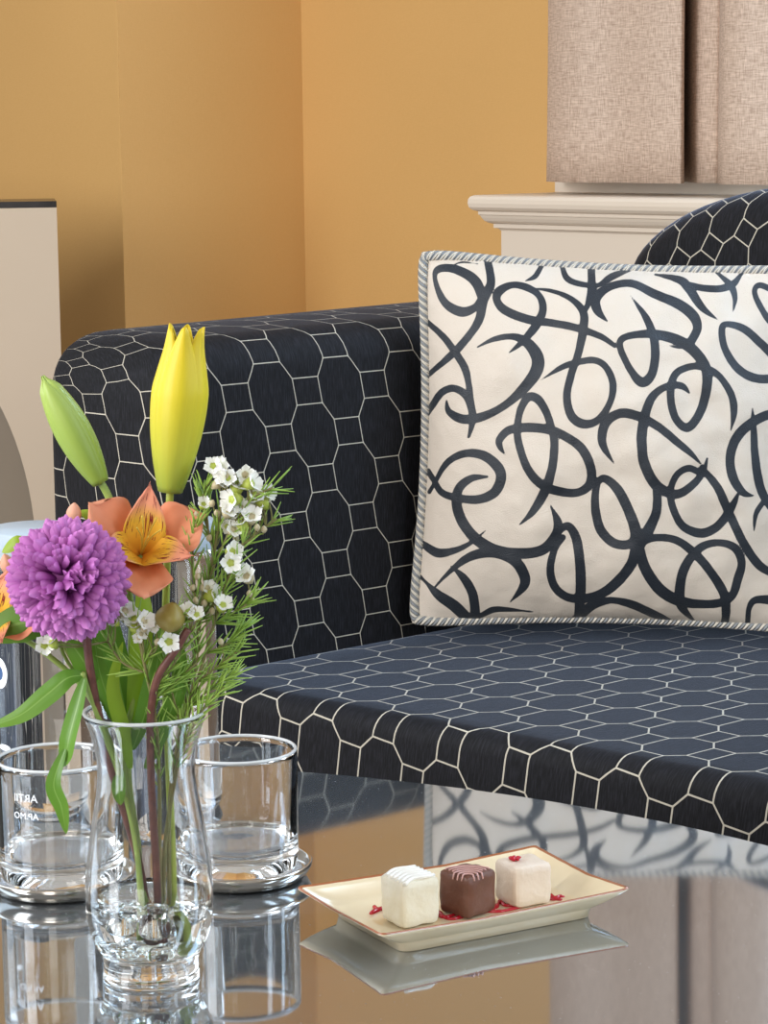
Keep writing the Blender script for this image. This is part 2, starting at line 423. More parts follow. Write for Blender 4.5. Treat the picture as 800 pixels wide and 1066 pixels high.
# beige fire surround at the left with black stone shelf and an arched opening
def surround():
    yb = 3.75; tr = aty(59, 216, yb); 
    ex = Vector((1, .15, 0)).normalized(); ez = Vector((.15, -1, 0)).normalized()
    zt = tr.z; org = Vector((tr.x, tr.y, 0))
    th = thing('fire_surround', org + ex*-.55, 'beige panel with arched taupe recess and thin black top, left of the sofa', 'fireplace')
    Wd = 1.1; cx = aty(24, 545, yb).x - org.x
    # arch opening polygon: right side passes (0,430) -> (25,545)
    ppm = 2600/3.8
    ax1 = (27-59)/ppm; ax0 = ax1-.5; zc = zt-(570-216)/ppm; hgt = 262/ppm; n = 24
    def P3(x, z, d): return org+ex*x+U*z+ez*d
    R_ = [(ax1, 0)] + [((ax0+ax1)/2+.25*math.cos(PI/2*i/n), zc+hgt*math.sin(PI/2*i/n)) for i in range(n+1)]
    L_ = [(ax0+ax1-x, z) for x, z in R_]
    m = MB()
    for d in (0, -.05):
        m.grid([[P3(x, z, d) for x, z in R_], [P3(0, z, d) for x, z in R_]])
        m.grid([[P3(x, z, d) for x, z in L_], [P3(-Wd, z, d) for x, z in L_]])
        m.grid([[P3(-Wd, zc+hgt, d), P3((ax0+ax1)/2, zc+hgt, d), P3(0, zc+hgt, d)], [P3(-Wd, zt, d), P3((ax0+ax1)/2, zt, d), P3(0, zt, d)]])
    for seq in (R_, L_, [(0, 0), (0, zt)], [(-Wd, 0), (-Wd, zt)], [(-Wd, zt), (0, zt)]):
        m.grid([[P3(x, z, 0) for x, z in seq], [P3(x, z, -.05) for x, z in seq]])
    m.build('front_panel', M['surround'], th, smooth=False)
    b = MB(); b.box(P3(-Wd/2, zt/2-.005, -.12), (Wd/2-.01, .045, zt/2-.01), (ex, ez, U)); b.build('recess_body', M['taupe'], th, smooth=False)
    b = MB(); b.box(P3(-Wd/2, zt+.005, -.085), (Wd/2+.0, .085, .0045), (ex, ez, U)); b.build('stone_shelf', M['blackstone'], th, smooth=False)
surround()

# ---------------------------------------------------------------- sofa
A0 = atz(235, 697, S); A1 = atz(440, 658, S)
a = (A1-A0); a.z = 0; a.normalize(); b = Vector((a.y, -a.x, 0))    # a: away along the arm, b: to the right along the seat
sofa = thing('sofa', (A0.x+b.x*.6, A0.y+b.y*.6, 0), 'dark navy sofa with a pale octagon line pattern, beside the ochre wall', 'sofa')
# arm: outline in (a, z), thickness along -b
Af = A0 - a*.085
top = aty(440, 324, (A0+a*.3).y).z
def arm_outline(L, zt, zb):
    return round_poly([(0, zb), (L, zb), (L, zt), (0, zt-.012)], [.02, .03, .05, .075], 10, .05)
arm_o = arm_outline(.80, top, .10)
m = slab(arm_o, Vector((Af.x, Af.y, 0)), a, U, b, .215, .04, .006, sidebulge=.004)
arm = m.build('arm', M['fab_arm'], sofa)
# seat cushion: outline in (b, a)
f = [atz(*p_, S) for p_ in ((227, 716), (292, 724), (365, 739), (437, 753), (510, 764), (582, 775), (655, 790), (727, 804), (800, 822))]
fl2 = [((p_-A0).dot(b), (p_-A0).dot(a)) for p_ in f]
cx_ = np.polyfit([p_[0] for p_ in fl2], [p_[1] for p_ in fl2], 1)
print('seat front', cx_, fl2)
fx = lambda x: cx_[0]*x+cx_[1]
D_ = .66
front = [(x, fx(x)) for x in np.linspace(.04, 1.5, 30)]
poly = [(-.012, fx(0)+.03), (.004, fx(0)+.008)] + front + [(1.52, y) for y in np.linspace(.19, D_-.02, 9)] + [(x, D_) for x in np.linspace(1.49, .02, 30)] + [(-.012, y) for y in np.linspace(D_-.03, fx(0)+.08, 9)]
sc_ = slab(poly, Vector((A0.x, A0.y, S)), b, a, U, .17, .022, .0)
seat = sc_.build('seat_cushion', M['fab_seat'], sofa)
bs = MB(); bs.box(Vector((A0.x, A0.y, .13))+b*.74+a*.30, (.74, .30, .09), (b, a, U)); bs.build('seat_base', M['fab_seat'], sofa, smooth=False)
# back with a big rounded corner: outline in (b, z)
BK = Vector((A0.x, A0.y, 0)) + a*D_
zb_top = aty(800, 199, 2.85).z
def bx_of(px, py, za=None):
    d = ray(px, py); o = Vector((0, 0, CZ)); k = (BK-o).dot(a)/d.dot(a); p_ = o+d*k; return (p_-BK).dot(b), p_.z
e1 = bx_of(659, 275); e2 = bx_of(800, 197)
print('back', e1, e2, 'arm top', top, 'wid', (A1-A0).length)
bl = e1[0]-.034; bt = e2[1]+.006
bo = [(bl+.03, .15)] + [(x, .15) for x in np.linspace(.1, 1.5, 16)] + [(1.52, .3), (1.52, .6)] + [(x, bt) for x in np.linspace(1.5, bl+.34, 14)]
bo += [(bl+.30-.30*math.sin(t), bt-.125+.125*math.cos(t)) for t in np.linspace(.05, PI/2, 16)] + [(bl, z) for z in (.62, .5, .35, .2)]
bk = slab(bo, BK, b, U, -a, .17, .05, .012); bk.build('back', M['fab_back'], sofa)
b2 = MB(); b2.box(BK+b*.1+a*.1+U*.40, (.14+.02, .07, .25), (b, a, U)); bevel(b2.build('back_corner', M['fab_arm'], sofa), .02)
for (bb, aa) in ((-.08, .05), (1.42, .05), (-.08, .68), (1.42, .68)):
    lg = MB(); c_ = Vector((A0.x, A0.y, 0))+b*bb+a*aa
    lg.lathe([(.0, 0), (.018, 0), (.026, .1), (.026, .12), (0, .12)], c_, 20); lg.build('leg', M['darkwood'], sofa)

# ---------------------------------------------------------------- pillow
STR = [
 [(335,100,30),(345,180,34),(312,250,40),(300,320,34),(268,380,30),(195,465,30),(100,548,20)],
 [(312,250,34),(280,170,40),(200,122,34),(130,120,28),(112,160,18),(150,255,30),(220,298,38),(280,280,30),(308,240,28)],
 [(85,345,20),(150,405,26),(195,465,28),(235,530,30),(253,600,24),(260,670,28),(270,740,28),(256,810,14),(250,822,6)],
 [(100,690,26),(140,635,28),(190,617,28),(240,645,30),(262,700,26),(268,750,26)],
 [(160,668,6),(172,715,26),(230,745,36),(310,735,34),(400,690,30),(480,620,40),(532,550,48),(540,490,48),(500,430,40),(440,402,26),(360,412,20),(290,445,6)],
 [(420,470,5),(470,428,22),(530,360,34),(562,290,30),(545,230,26),(490,195,28),(430,187,26),(378,215,34),(372,255,30),(410,295,34),(500,330,34),(600,345,30),(700,365,30),(800,400,24),(862,440,18)],
 [(510,200,6),(600,212,16),(680,245,22),(730,300,30),(730,370,34),(710,470,30),(680,560,30),(662,650,30),(680,730,34),(730,765,36),(790,750,28),(840,680,26),(854,600,28),(825,530,26),(775,500,26),(700,510,24),(640,530,22),(555,582,4)],
 [(560,100,18),(530,150,20),(488,170,4)],
 [(638,95,18),(662,158,24),(720,183,22),(790,188,18),(850,152,28),(925,122,14)],
 [(762,85,30),(765,160,30),(765,220,36),(738,300,12)],
 [(830,338,6),(788,290,34),(785,240,36),(840,195,30),(930,180,30),(1030,225,34),(1130,268,40),(1190,318,40),(1205,370,34),(1172,432,34)],
 [(928,233,5),(990,320,26),(1022,400,32),(1030,480,34),(1015,560,34),(975,592,38),(930,545,28),(888,460,26),(888,415,26),(940,395,28),(1030,392,36),(1120,415,42),(1190,460,42),(1240,530,40),(1245,610,38),(1220,710,34),(1168,780,34),(1120,750,30),(1097,680,30),(1097,600,30),(1125,548,28),(1190,525,26),(1250,537,28),(1300,570,26),(1345,640,28),(1358,710,28),(1345,795,5)],
 [(1088,440,4),(1130,445,14),(1180,435,20)],
 [(1175,640,5),(1140,607,26),(1080,608,26),(1020,650,32),(990,720,36),(975,800,40),(975,860,38),(985,930,40),(1025,1010,42),(1080,1050,38),(1130,1055,34),(1185,1020,30),(1230,965,22),(1247,908,8)],
 [(465,1185,5),(520,1130,28),(570,1045,38),(600,950,34),(610,850,32),(600,790,30),(575,715,30),(540,662,34),(500,655,32),(468,710,28),(455,790,28),(465,860,30),(500,955,32),(560,1020,36),(640,1048,34),(710,1050,32),(758,1015,36),(762,950,36),(725,870,36),(660,820,34),(590,790,36),(500,780,36),(420,792,32),(382,830,28),(383,860,22),(404,892,4)],
 [(860,932,5),(820,870,26),(808,820,34),(825,760,36),(880,722,36),(950,730,36),(1040,775,32),(1120,840,30),(1180,890,22),(1225,937,5)],
 [(1225,950,24),(1290,1030,32),(1335,1130,34),(1400,1265,34),(1460,1350,34),(1520,1390,28)],
 [(1220,972,24),(1170,950,26),(1120,978,26),(1095,1040,26),(1102,1110,28),(1145,1190,32),(1220,1220,36),(1285,1195,34),(1335,1135,32),(1360,1090,24),(1378,1050,8)],
 [(1442,1065,5),(1395,1050,28),(1355,990,36),(1342,910,36),(1365,830,38),(1420,770,38),(1500,728,36),(1580,730,34),(1600,820,30)],
 [(1435,698,5),(1440,780,24),(1445,880,30),(1455,970,34),(1475,1050,34),(1510,1110,30)],
 [(1485,1085,20),(1450,1140,20),(1442,1210,5)],
 [(112,1010,16),(160,930,24),(230,890,30),(310,895,36),(370,940,40),(388,990,40),(360,1050,38),(290,1080,34),(200,1072,30),(140,1050,26),(108,1000,22)],
 [(330,985,10),(265,992,28),(215,1030,34),(202,1090,38),(225,1170,40),(285,1245,42),(370,1293,44),(470,1305,42),(560,1290,40),(612,1235,38),(625,1180,34),(593,1103,5)],
 [(60,1265,26),(125,1302,36),(200,1290,24),(265,1258,16),(322,1210,4)],
 [(105,1452,6),(180,1375,20),(260,1318,34),(350,1300,40),(430,1325,42),(475,1375,42),(485,1435,36),(425,1508,5)],
 [(80,1430,14),(130,1480,36),(195,1525,44),(255,1585,40)],
 [(178,1356,4),(230,1405,30),(270,1475,36),(282,1580,38)],
 [(645,1238,24),(610,1290,26),(593,1370,30),(610,1440,32),(660,1485,32),(730,1492,34),(800,1475,36),(870,1425,40),(930,1350,40),(960,1270,50),(1000,1210,44),(1035,1130,36),(1038,1040,34)],
 [(620,1220,24),(665,1190,30),(700,1240,36),(715,1330,38),(720,1440,40),(710,1590,36)],
 [(790,1010,24),(780,1060,30),(782,1130,34),(805,1210,36),(860,1262,36),(925,1265,36),(950,1225,44),(925,1140,40),(875,1040,38),(820,993,30),(785,1010,24)],
 [(950,1265,40),(1020,1240,30),(1110,1247,30),(1190,1300,34),(1260,1380,34),(1315,1470,36),(1325,1540,34),(1320,1595,30)],
 [(960,1270,40),(985,1360,42),(1045,1450,44),(1120,1498,42),(1210,1515,34),(1300,1510,32),(1350,1480,32),(1375,1410,34),(1390,1340,32),(1360,1280,32),(1290,1260,28),(1220,1280,32),(1160,1350,36),(1135,1430,38),(1138,1520,36),(1192,1585,8)],
 [(310,1560,20),(360,1538,24),(440,1540,14),(520,1548,5)],
 [(712,1570,36),(770,1520,36),(850,1500,26),(940,1520,32),(1040,1565,30),(1100,1592,20)],
 [(1415,1592,20),(1422,1530,22),(1450,1498,28),(1530,1500,40)],
 [(1030,143,8),(1130,165,30),(1170,200,36),(1225,280,28),(1292,332,4)],
 [(1150,180,24),(1220,198,26),(1300,202,28),(1355,182,26),(1388,142,14)],
 [(1300,146,14),(1345,190,26),(1362,240,20),(1354,300,4)],
 [(1540,500,34),(1470,430,32),(1400,370,30),(1330,350,24),(1308,372,26),(1320,450,28),(1370,530,32),(1440,573,34),(1520,575,34),(1570,545,30),(1540,500,34)],
 [(1530,215,24),(1470,188,22),(1445,205,20),(1455,250,22),(1510,340,26),(1590,400,26)],
 [(190,103,3),(228,92,7),(292,99,3)],
]
def stroke_samples():
    out = []
    for s in STR:
        s = list(s)
        for e_, n_ in ((0, 1), (-1, -2)):
            x, y, w_ = s[e_]
            if w_ >= 12 and (x < 125 or y < 150 or y > 1550):
                dx, dy = x-s[n_][0], y-s[n_][1]; L_ = math.hypot(dx, dy)+1e-6
                if (x < 125 and dx < 0) or (y < 150 and dy < 0) or (y > 1550 and dy > 0):
                    q_ = (x+dx/L_*45, y+dy/L_*45, w_)
                    s = [q_]+s if e_ == 0 else s+[q_]
        for p_ in spline(s, 14): out.append((425+p_.x/4, 250+p_.y/4, max(.3, p_.z/7.3)))
    return np.array(out)
Y0 = atz(430, 648, S+.02)
q00 = atz(431, 651, S+.010); Yp = q00.y-.035
q00 = aty(431, 649, Yp); q10 = aty(838, 656, Yp-.075)
q01 = aty(441, 262, Yp+.02); q11 = aty(838, 280, Yp-.02)
print('pillow', q00, q10, q01, q11)
PN = ((q10-q00).cross(q01-q00)).normalized()
if PN.y > 0: PN = -PN
def pil(s_, t_, side=1):
    u = (s_+1)/2; v = (t_+1)/2
    e = .026
    uu = u + (.5-u)*2*e*(1-t_*t_)*abs(s_)**2; vv = v + (.5-v)*2*e*.9*(1-s_*s_)*abs(t_)**2
    p_ = q00.lerp(q10, uu).lerp(q01.lerp(q11, uu), vv)
    h = .074*((1-s_**2)**.6)*((1-t_**2)**.6)
    h += (.006*noise.noise(Vector((s_*2.3, t_*2.0, side*3.1)))+.0034*noise.noise(Vector((s_*6-t_*3, t_*5+s_*3, 2))))*(1-s_**4)*(1-t_**4)
    # puckers near the seams
    h += .0034*math.sin(s_*26+3*noise.noise(Vector((s_*3, 0, 1))))*max(0, abs(t_)-.72)*2.4*(1-t_*t_)**.3
    return p_ + PN*h*side
def pillow():
    th = thing('throw_pillow', (q00+q10)/2, 'white square cushion with navy scribbled loops and a striped rope edge, leaning on the sofa', 'cushion')
    N = 300
    ss = np.sin(np.linspace(-1, 1, N)*PI/2*.985)/math.sin(PI/2*.985)
    ss = .6*ss+.4*np.linspace(-1, 1, N)
    for side, nm in ((1, 'cover_front'), (-1, 'cover_back')):
        m = MB(); st = 1 if side == 1 else 10
        sel = list(ss[::st]); sel[-1] = 1.0
        m.grid([[pil(x, y, side) for x in sel] for y in sel])
        if side == -1: m.f = [f_[::-1] for f_ in m.f]
        o = m.build(nm, None, th) if False else None
        if side == 1:
            pts = project(np.array(m.v)); smp = stroke_samples(); d = np.full(len(pts), 99., dtype=np.float32)
            for i0 in range(0, len(pts), 2000):
                blk = pts[i0:i0+2000]
                dd = np.sqrt((blk[:, None, 0]-smp[None, :, 0])**2 + (blk[:, None, 1]-smp[None, :, 1])**2) - smp[None, :, 2]
                d[i0:i0+2000] = dd.min(1)
            o = m.build(nm, M['pillow'], th)
            at = o.data.attributes.new('stroke', 'FLOAT', 'POINT'); at.data.foreach_set('value', d)
        else: o = m.build(nm, M['pillowback'], th)
    # rope edge
    loop = []
    K = 60
    for k in range(K): loop.append((-1+2*k/K, -1))
    for k in range(K): loop.append((1, -1+2*k/K))
    for k in range(K): loop.append((1-2*k/K, 1))
    for k in range(K): loop.append((-1, 1-2*k/K))
    pts = []
    for (x, y) in loop:
        rr = .955 + 0*x
        # round the corners a little
        L_ = max(abs(x), abs(y)); cr = (abs(x)*abs(y))**10
        pts.append(pil(x*(1-.022*cr), y*(1-.022*cr), 1) + PN*.0 + (q10-q00).normalized()*.003*x*(1 if abs(x) == 1 else 0))
    pts.append(pts[0]); pts.append(pts[1])
    m = MB(); m.tube(pts, .0058, 12, False); m.build('rope_piping', M['rope'], th)
def pillowmat():
    m, n, s = newmat('scribble_cotton')
    at = nd(n, 'ShaderNodeAttribute', attribute_name='stroke')
    wob = mth(n, 'MULTIPLY', mth(n, 'SUBTRACT', noi(n, coords(n), 90, 2), .5), .8)
    k = mth(n, 'MULTIPLY_ADD', mth(n, 'ADD', at.outputs['Fac'], wob), -2.2, .5, clamp=True)
    n.links.new(mix(n, k, (.61, .53, .445), (.007, .011, .018)), s.inputs['Base Color'])
    s.inputs['Roughness'].default_value = .5; s.inputs['Sheen Weight'].default_value = .12
    bump(n, s, mth(n, 'ADD', noi(n, coords(n), 11, 3), mth(n, 'MULTIPLY', noi(n, coords(n), 900, 1), .05)), .6, .022)
    return m
M['pillow'] = pillowmat()
M['pillowback'] = plain('cream_cotton', (.78, .73, .66), None, .6)
def ropemat():
    m, n, s = newmat('striped_rope')
    t = nd(n, 'ShaderNodeTexCoord'); sp = nd(n, 'ShaderNodeSeparateXYZ'); n.links.new(t.outputs['UV'], sp.inputs[0])
    ph = mth(n, 'FRACT', mth(n, 'ADD', mth(n, 'MULTIPLY', sp.outputs[0], 3), mth(n, 'MULTIPLY', sp.outputs[1], 120)))
    st = mth(n, 'ABSOLUTE', mth(n, 'SUBTRACT', ph, .5))
    n.links.new(ramp(n, st, (.70, .64, .54), (.27, .28, .29), .18, .34), s.inputs['Base Color'])
    s.inputs['Roughness'].default_value = .7
    bump(n, s, mth(n, 'SINE', mth(n, 'MULTIPLY', ph, 12.566)), .8, .0015); return m
M['rope'] = ropemat()
pillow()

# ---------------------------------------------------------------- table
tp = [atz(*p_, TZ) for p_ in ((314, 803), (575, 834), (800, 880))]
(x1, y1), (x2, y2), (x3, y3) = [(p_.x, p_.y) for p_ in tp]
dd = 2*(x1*(y2-y3)+x2*(y3-y1)+x3*(y1-y2))
ux = ((x1*x1+y1*y1)*(y2-y3)+(x2*x2+y2*y2)*(y3-y1)+(x3*x3+y3*y3)*(y1-y2))/dd
uy = ((x1*x1+y1*y1)*(x3-x2)+(x2*x2+y2*y2)*(x1-x3)+(x3*x3+y3*y3)*(x2-x1))/dd
TR = math.hypot(x1-ux, y1-uy); print('table', ux, uy, TR)
tab = thing('coffee_table', (ux, uy, 0), 'large round coffee table with a dark mirrored glass top in front of the sofa', 'coffee table')
m = MB(); m.lathe([(0, TZ), (TR-.001, TZ), (TR, TZ-.001), (TR, TZ-.006), (TR-.001, TZ-.007), (0, TZ-.007)], (ux, uy, 0), 300)
flatshade(m.build('glass_top', M['mirror'], tab))
m = MB(); m.lathe([(0, 0), (.42, 0), (.42, .02), (.12, .05), (.10, .30), (.16, .415), (.5, .43), (.5, TZ-.007), (0, TZ-.007)], (ux, uy, 0), 64); m.build('pedestal', M['darkwood'], tab)

# ---------------------------------------------------------------- coasters, tumblers, bottles
def rim_highlight(c, r_, z_, w_, par):
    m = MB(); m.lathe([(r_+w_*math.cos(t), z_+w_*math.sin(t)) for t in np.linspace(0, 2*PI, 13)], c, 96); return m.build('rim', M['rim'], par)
M['rim'], _n, _s = glass('highlight_white_rim', (.96, .985, 1), 1.5, .22); _s.inputs['Transmission Weight'].default_value = .55  # milky white ring: the bright glint along the glass lips is put into the material
def coaster(c, label):
    th = thing('coaster', (c.x, c.y, TZ), label, 'coaster', 'round silver coasters')
    pr = [(0, .0), (.040, .0), (.0455, .0025), (.0485, .008), (.0490, .0105), (.0480, .0115), (.0465, .0105), (.0455, .006), (.043, .0038), (0, .0035)]
    m = MB(); m.lathe(pr, (c.x, c.y, TZ), 80); m.build('metal_tray', M['steel'], th)
    m = MB(); m.lathe([(0, .0035), (.0425, .0035), (.0425, .0049), (0, .0049)], (c.x, c.y, TZ), 48); flatshade(m.build('paper_liner', M['print2'], th))
M['print2'] = plain('silver_liner', (.55, .56, .58), (.72, .74, .77), .25, 300, 1.0, Metallic=.7)
def tumbler(c, label, text=False):
    z0 = TZ+.0055
    th = thing('tumbler', (c.x, c.y, z0), label, 'drinking glass', 'short clear tumblers')
    ro = .0398
    out = [(0, 0), (.034, 0), (.0372, .0012), (.0388, .004), (ro, .012), (ro+.0004, .080), (ro, .0815), (ro-.0012, .082), (ro-.0022, .0812), (ro-.0022, .078), (ro-.0026, .022), (ro-.005, .0165), (ro-.012, .0145), (.015, .0150), (0, .0152)]
    m = MB(); m.lathe(out, (c.x, c.y, z0), 96); m.build('glass_body', M['glass'], th); rim_highlight((c.x, c.y, z0), ro-.0010, .0822, .0011, th)
    if text:
        for tx, zz, sz in (('ARTII', .062, .0075), ('AP.MO', .0505, .0062)):
            cu = bpy.data.curves.new('etched_text', 'FONT'); cu.body = tx; cu.size = sz; cu.extrude = .00005; cu.align_x = 'CENTER'; cu.resolution_u = 2
            tmp = bpy.data.objects.new('tmp', cu); C.objects.link(tmp); bpy.context.view_layer.update()
            me = bpy.data.meshes.new_from_object(tmp); bpy.data.objects.remove(tmp)
            # wrap on the near side of the glass, read from the far side (mirrored)
            ang0 = math.radians(-90-24)
            for v in me.vertices:
                x, y, z = v.co; an = ang0 - x/ro
                v.co = ((ro+.0003+z)*math.cos(an), (ro+.0003+z)*math.sin(an), zz+y)
            me.materials.append(M['print']); o = bpy.data.objects.new('etched_text', me); C.objects.link(o); o.parent = th; WL[o.name] = Vector(th.location)
cR = atz(250, 912, TZ); cL = atz(63, 922, TZ)
coaster(cR, 'round silver coaster under the tumbler right of the vase'); coaster(cL, 'round silver coaster under the left tumbler with white etched letters')
tumbler(cR, 'empty clear glass tumbler on the coaster nearer the chocolate plate'); tumbler(cL, 'clear glass tumbler with white etched letters, at the left edge', True)

def bottle(px, py, label, ptop, mark):
    c = atz(px, py, TZ); th = thing('water_bottle', (c.x, c.y, TZ), label, 'bottle', 'tall clear bottles behind the tumblers')
    r = .0350; dist = c.y
    h = aty(px, ptop, c.y).z - TZ
    pr = [(0, .004), (.022, .004), (.028, .0), (r-.003, .002), (r, .008), (r, h-.03), (r-.001, h-.026), (r-.001, h-.02), (0, h-.02)]
    m = MB(); m.lathe(pr, (c.x, c.y, TZ), 80); m.build('bottle_body', M['plastic'], th)
    pr = [(0, h-.0195), (r-.0005, h-.0195), (r+.0006, h-.0185), (r+.0006, h-.0015), (r-.0004, h), (0, h)]
    m = MB(); m.lathe(pr, (c.x, c.y, TZ), 80); m.build('lid', M['frost'], th)
    # printed mark on the curved side
    def decal(name, u0, z0, w_, h_, ma, inner=0, ofs=.0005):
        mm = MB(); n = 28; o_ = []; i_ = []
        for k in range(n):
            t = 2*PI*k/n
            for lst, s_ in ((o_, 1.0), (i_, inner)):
                an = math.radians(-90+u0)+w_*math.cos(t)*s_/r; z = z0+h_*math.sin(t)*s_
                lst.append((c.x+(r+ofs)*math.cos(an), c.y+(r+ofs)*math.sin(an), TZ+z))
        mm.grid([o_, i_], None, True); return mm.build(name, ma, th)
    for (u0, z0, w_, h_, ma, inner, ofs) in mark: decal('printed_mark', u0, z0, w_, h_, M[ma], inner, ofs)
    # small drops on the wall
    return th
bottle(50, 868, 'tall clear water bottle behind the purple flower, at the left edge', 549, [(-49, .123, .0080, .011, 'print', .45, .0006), (-49, .123, .0034, .0048, 'navyprint', 0, .0007), (-45, .070, .006, .0022, 'print', 0, .0006)])
bottle(179, 866, 'tall clear water bottle behind the vase, mostly hidden by stems', 541, [(-38, .116, .0075, .011, 'print', .5, .0006), (-38, .093, .006, .009, 'print', .6, .0006)])

# ---------------------------------------------------------------- vase
VC = atz(158, 1016, TZ); VX, VY = VC.x, VC.y; vs = .160/275
hw = [(1025, 49), (1019, 51), (1012, 50.5), (1003, 49.5), (997, 49.5), (990, 52), (982, 56.5), (970, 62), (950, 66.5), (933, 67), (915, 66.5), (898, 65), (880, 62.3), (850, 57.5), (825, 53), (805, 50.8), (790, 51), (770, 54.5), (755, 59), (745, 62.5), (741, 63.5)]
KS = 1/1765
outp = [(w_*KS, (1017-y)*vs if y < 1017 else 0.001*(1025-y)/8) for y, w_ in hw]
outp[0] = (.0265, 0.0)
wallt = .0016
inn = [(r_-wallt, z_) for r_, z_ in outp if z_ > .020][::-1]
prof = [(0, .001), (.022, .0012)] + outp + [(outp[-1][0]-.0005, outp[-1][1]+.0009), (outp[-1][0]-.0013, outp[-1][1]+.0004)] + inn + [(.022, .0165), (.012, .0155), (0, .0155)]
vase = thing('flower_vase', (VX, VY, TZ), 'clear glass bud vase with pinched neck holding the mixed flowers', 'vase')
m = MB(); m.lathe(prof, (VX, VY, TZ), 128); m.build('vase_glass', M['glass'], vase); rim_highlight((VX, VY, TZ), outp[-1][0]-.0006, outp[-1][1]+.0006, .0011, vase)
wz = (1017-933)*vs
wp = [(0, .0153)] + [(.0225, .0160)] + [(r_+.0004, z_) for r_, z_ in reversed(inn) if z_ < wz-.002]
rw = np.interp(wz, [z_ for r_, z_ in reversed(inn)], [r_ for r_, z_ in reversed(inn)])
wp += [(rw+.0004, wz+.0006), (rw-.0015, wz-.0001), (0, wz-.0003)]
m = MB(); m.lathe(wp, (VX, VY, TZ), 96)
tag(m.build('vase_water', M['water'], None, (VX, VY, TZ)), 'shallow clear water in the bottom of the glass vase', 'water')
M['gem'], _n, _s = glass('clear_gem', (.96, 1, .99), 1.55)
for i, (gx, gy, gz, gr) in enumerate([(-.012, -.013, .0215, .0075), (.006, -.016, .0215, .0078), (.017, -.002, .0215, .0072), (-.0175, .004, .0215, .0072), (-.002, .0015, .0225, .0078), (.010, .014, .0215, .0075), (-.007, .0175, .0215, .007), (.003, -.008, .034, .0078), (-.013, -.002, .0345, .007)]):
    m = MB(); m.lathe([(0, -gr*.66)]+[(gr*math.cos(t), gr*.66*math.sin(t)) for t in np.linspace(-PI/2+.15, PI/2-.15, 14)]+[(0, gr*.66)], (VX+gx, VY+gy, TZ+gz), 32)
    tag(m.build('glass_gem', M['gem'], None, (VX+gx, VY+gy, TZ+gz-gr*.6)), 'rounded clear glass gem lying in the water at the bottom of the vase', 'glass gem', 'glass gems in the vase')

# ---------------------------------------------------------------- plant materials
def uvmat(name, stops, rough=.5, trans=0.0, streak=None, noisec=.12, sub=0.0, vein=None):
    m, n, s = newmat(name)
    t = nd(n, 'ShaderNodeTexCoord'); sp = nd(n, 'ShaderNodeSeparateXYZ'); n.links.new(t.outputs['UV'], sp.inputs[0])
    r = nd(n, 'ShaderNodeValToRGB'); n.links.new(sp.outputs[1], r.inputs[0])
    while len(r.color_ramp.elements) < len(stops): r.color_ramp.elements.new(.5)
    for e_, (p_, c_) in zip(r.color_ramp.elements, stops): e_.position = p_; e_.color = (*c_, 1)
    col = r.outputs[0]
    v = noi(n, coords(n, 'UV', (14, 2.5, 1)), 2.0, 3)
    col = mix(n, mth(n, 'MULTIPLY', v, noisec*2), col, tuple(c*.6 for c in stops[-1][1]), 'MIX')
    if streak:
        x = mth(n, 'ABSOLUTE', mth(n, 'SUBTRACT', sp.outputs[0], .5))
        sn = noi(n, coords(n, 'UV', (26, 3.0, 1)), 1.0, 2)
        band = mth(n, 'MULTIPLY', mth(n, 'GREATER_THAN', sp.outputs[1], .25), mth(n, 'LESS_THAN', sp.outputs[1], .85))
        k = mth(n, 'MULTIPLY', mth(n, 'GREATER_THAN', sn, .60), band)
        col = mix(n, k, col, streak)
    if vein:
        x = mth(n, 'ABSOLUTE', mth(n, 'SUBTRACT', sp.outputs[0], .5))
        col = mix(n, mth(n, 'LESS_THAN', x, .035), col, vein)
    n.links.new(col, s.inputs['Base Color']); s.inputs['Roughness'].default_value = rough
    s.inputs['Specular IOR Level'].default_value = .35
    if trans:
        tr = nd(n, 'ShaderNodeBsdfTranslucent'); n.links.new(col, tr.inputs[0]); mx = nd(n, 'ShaderNodeMixShader'); mx.inputs[0].default_value = trans
        out = n.nodes['Material Output']; n.links.new(s.outputs[0], mx.inputs[1]); n.links.new(tr.outputs[0], mx.inputs[2]); n.links.new(mx.outputs[0], out.inputs[0])
    return m
M['mum'] = uvmat('purple_petal', [(0, (.06, .006, .07)), (.45, (.26, .04, .26)), (.7, (.48, .13, .46)), (1, (.64, .25, .62))], .6, .3, noisec=.02)
M['coral'] = uvmat('coral_petal', [(0, (.80, .24, .03)), (.4, (.90, .33, .14)), (1, (.92, .42, .26))], .5, .35, noisec=.08)
M['coral_streak'] = uvmat('streaked_petal', [(0, (.85, .35, .02)), (.5, (.92, .62, .06)), (.72, (.9, .42, .25)), (1, (.88, .33, .22))], .5, .3, (.30, .02, .03), noisec=.05)
M['peach'] = uvmat('peach_petal', [(0, (.75, .45, .28)), (1, (.9, .50, .36))], .5, .35)
M['white'] = uvmat('white_petal', [(0, (.70, .76, .45)), (.3, (.92, .92, .88)), (1, (.96, .96, .96))], .5, .2, noisec=.03)
M['yellow'] = uvmat('yellow_lily_bud', [(0, (.30, .42, .06)), (.25, (.52, .53, .05)), (.6, (.72, .60, .025)), (1, (.78, .58, .02))], .45, .12, noisec=.16)
M['budgreen'] = uvmat('green_lily_bud', [(0, (.26, .38, .05)), (.5, (.33, .46, .08)), (1, (.42, .55, .13))], .4, .1, noisec=.2)
M['leaf'] = uvmat('green_leaf', [(0, (.09, .22, .02)), (.5, (.13, .30, .03)), (1, (.17, .33, .04))], .35, .3, vein=(.20, .36, .07), noisec=.22)
M['limeleaf'] = uvmat('lime_leaf', [(0, (.25, .44, .03)), (1, (.38, .52, .05))], .4, .4, noisec=.1)
M['stem'] = plain('green_stem', (.20, .30, .05), (.30, .38, .09), .45, 60)
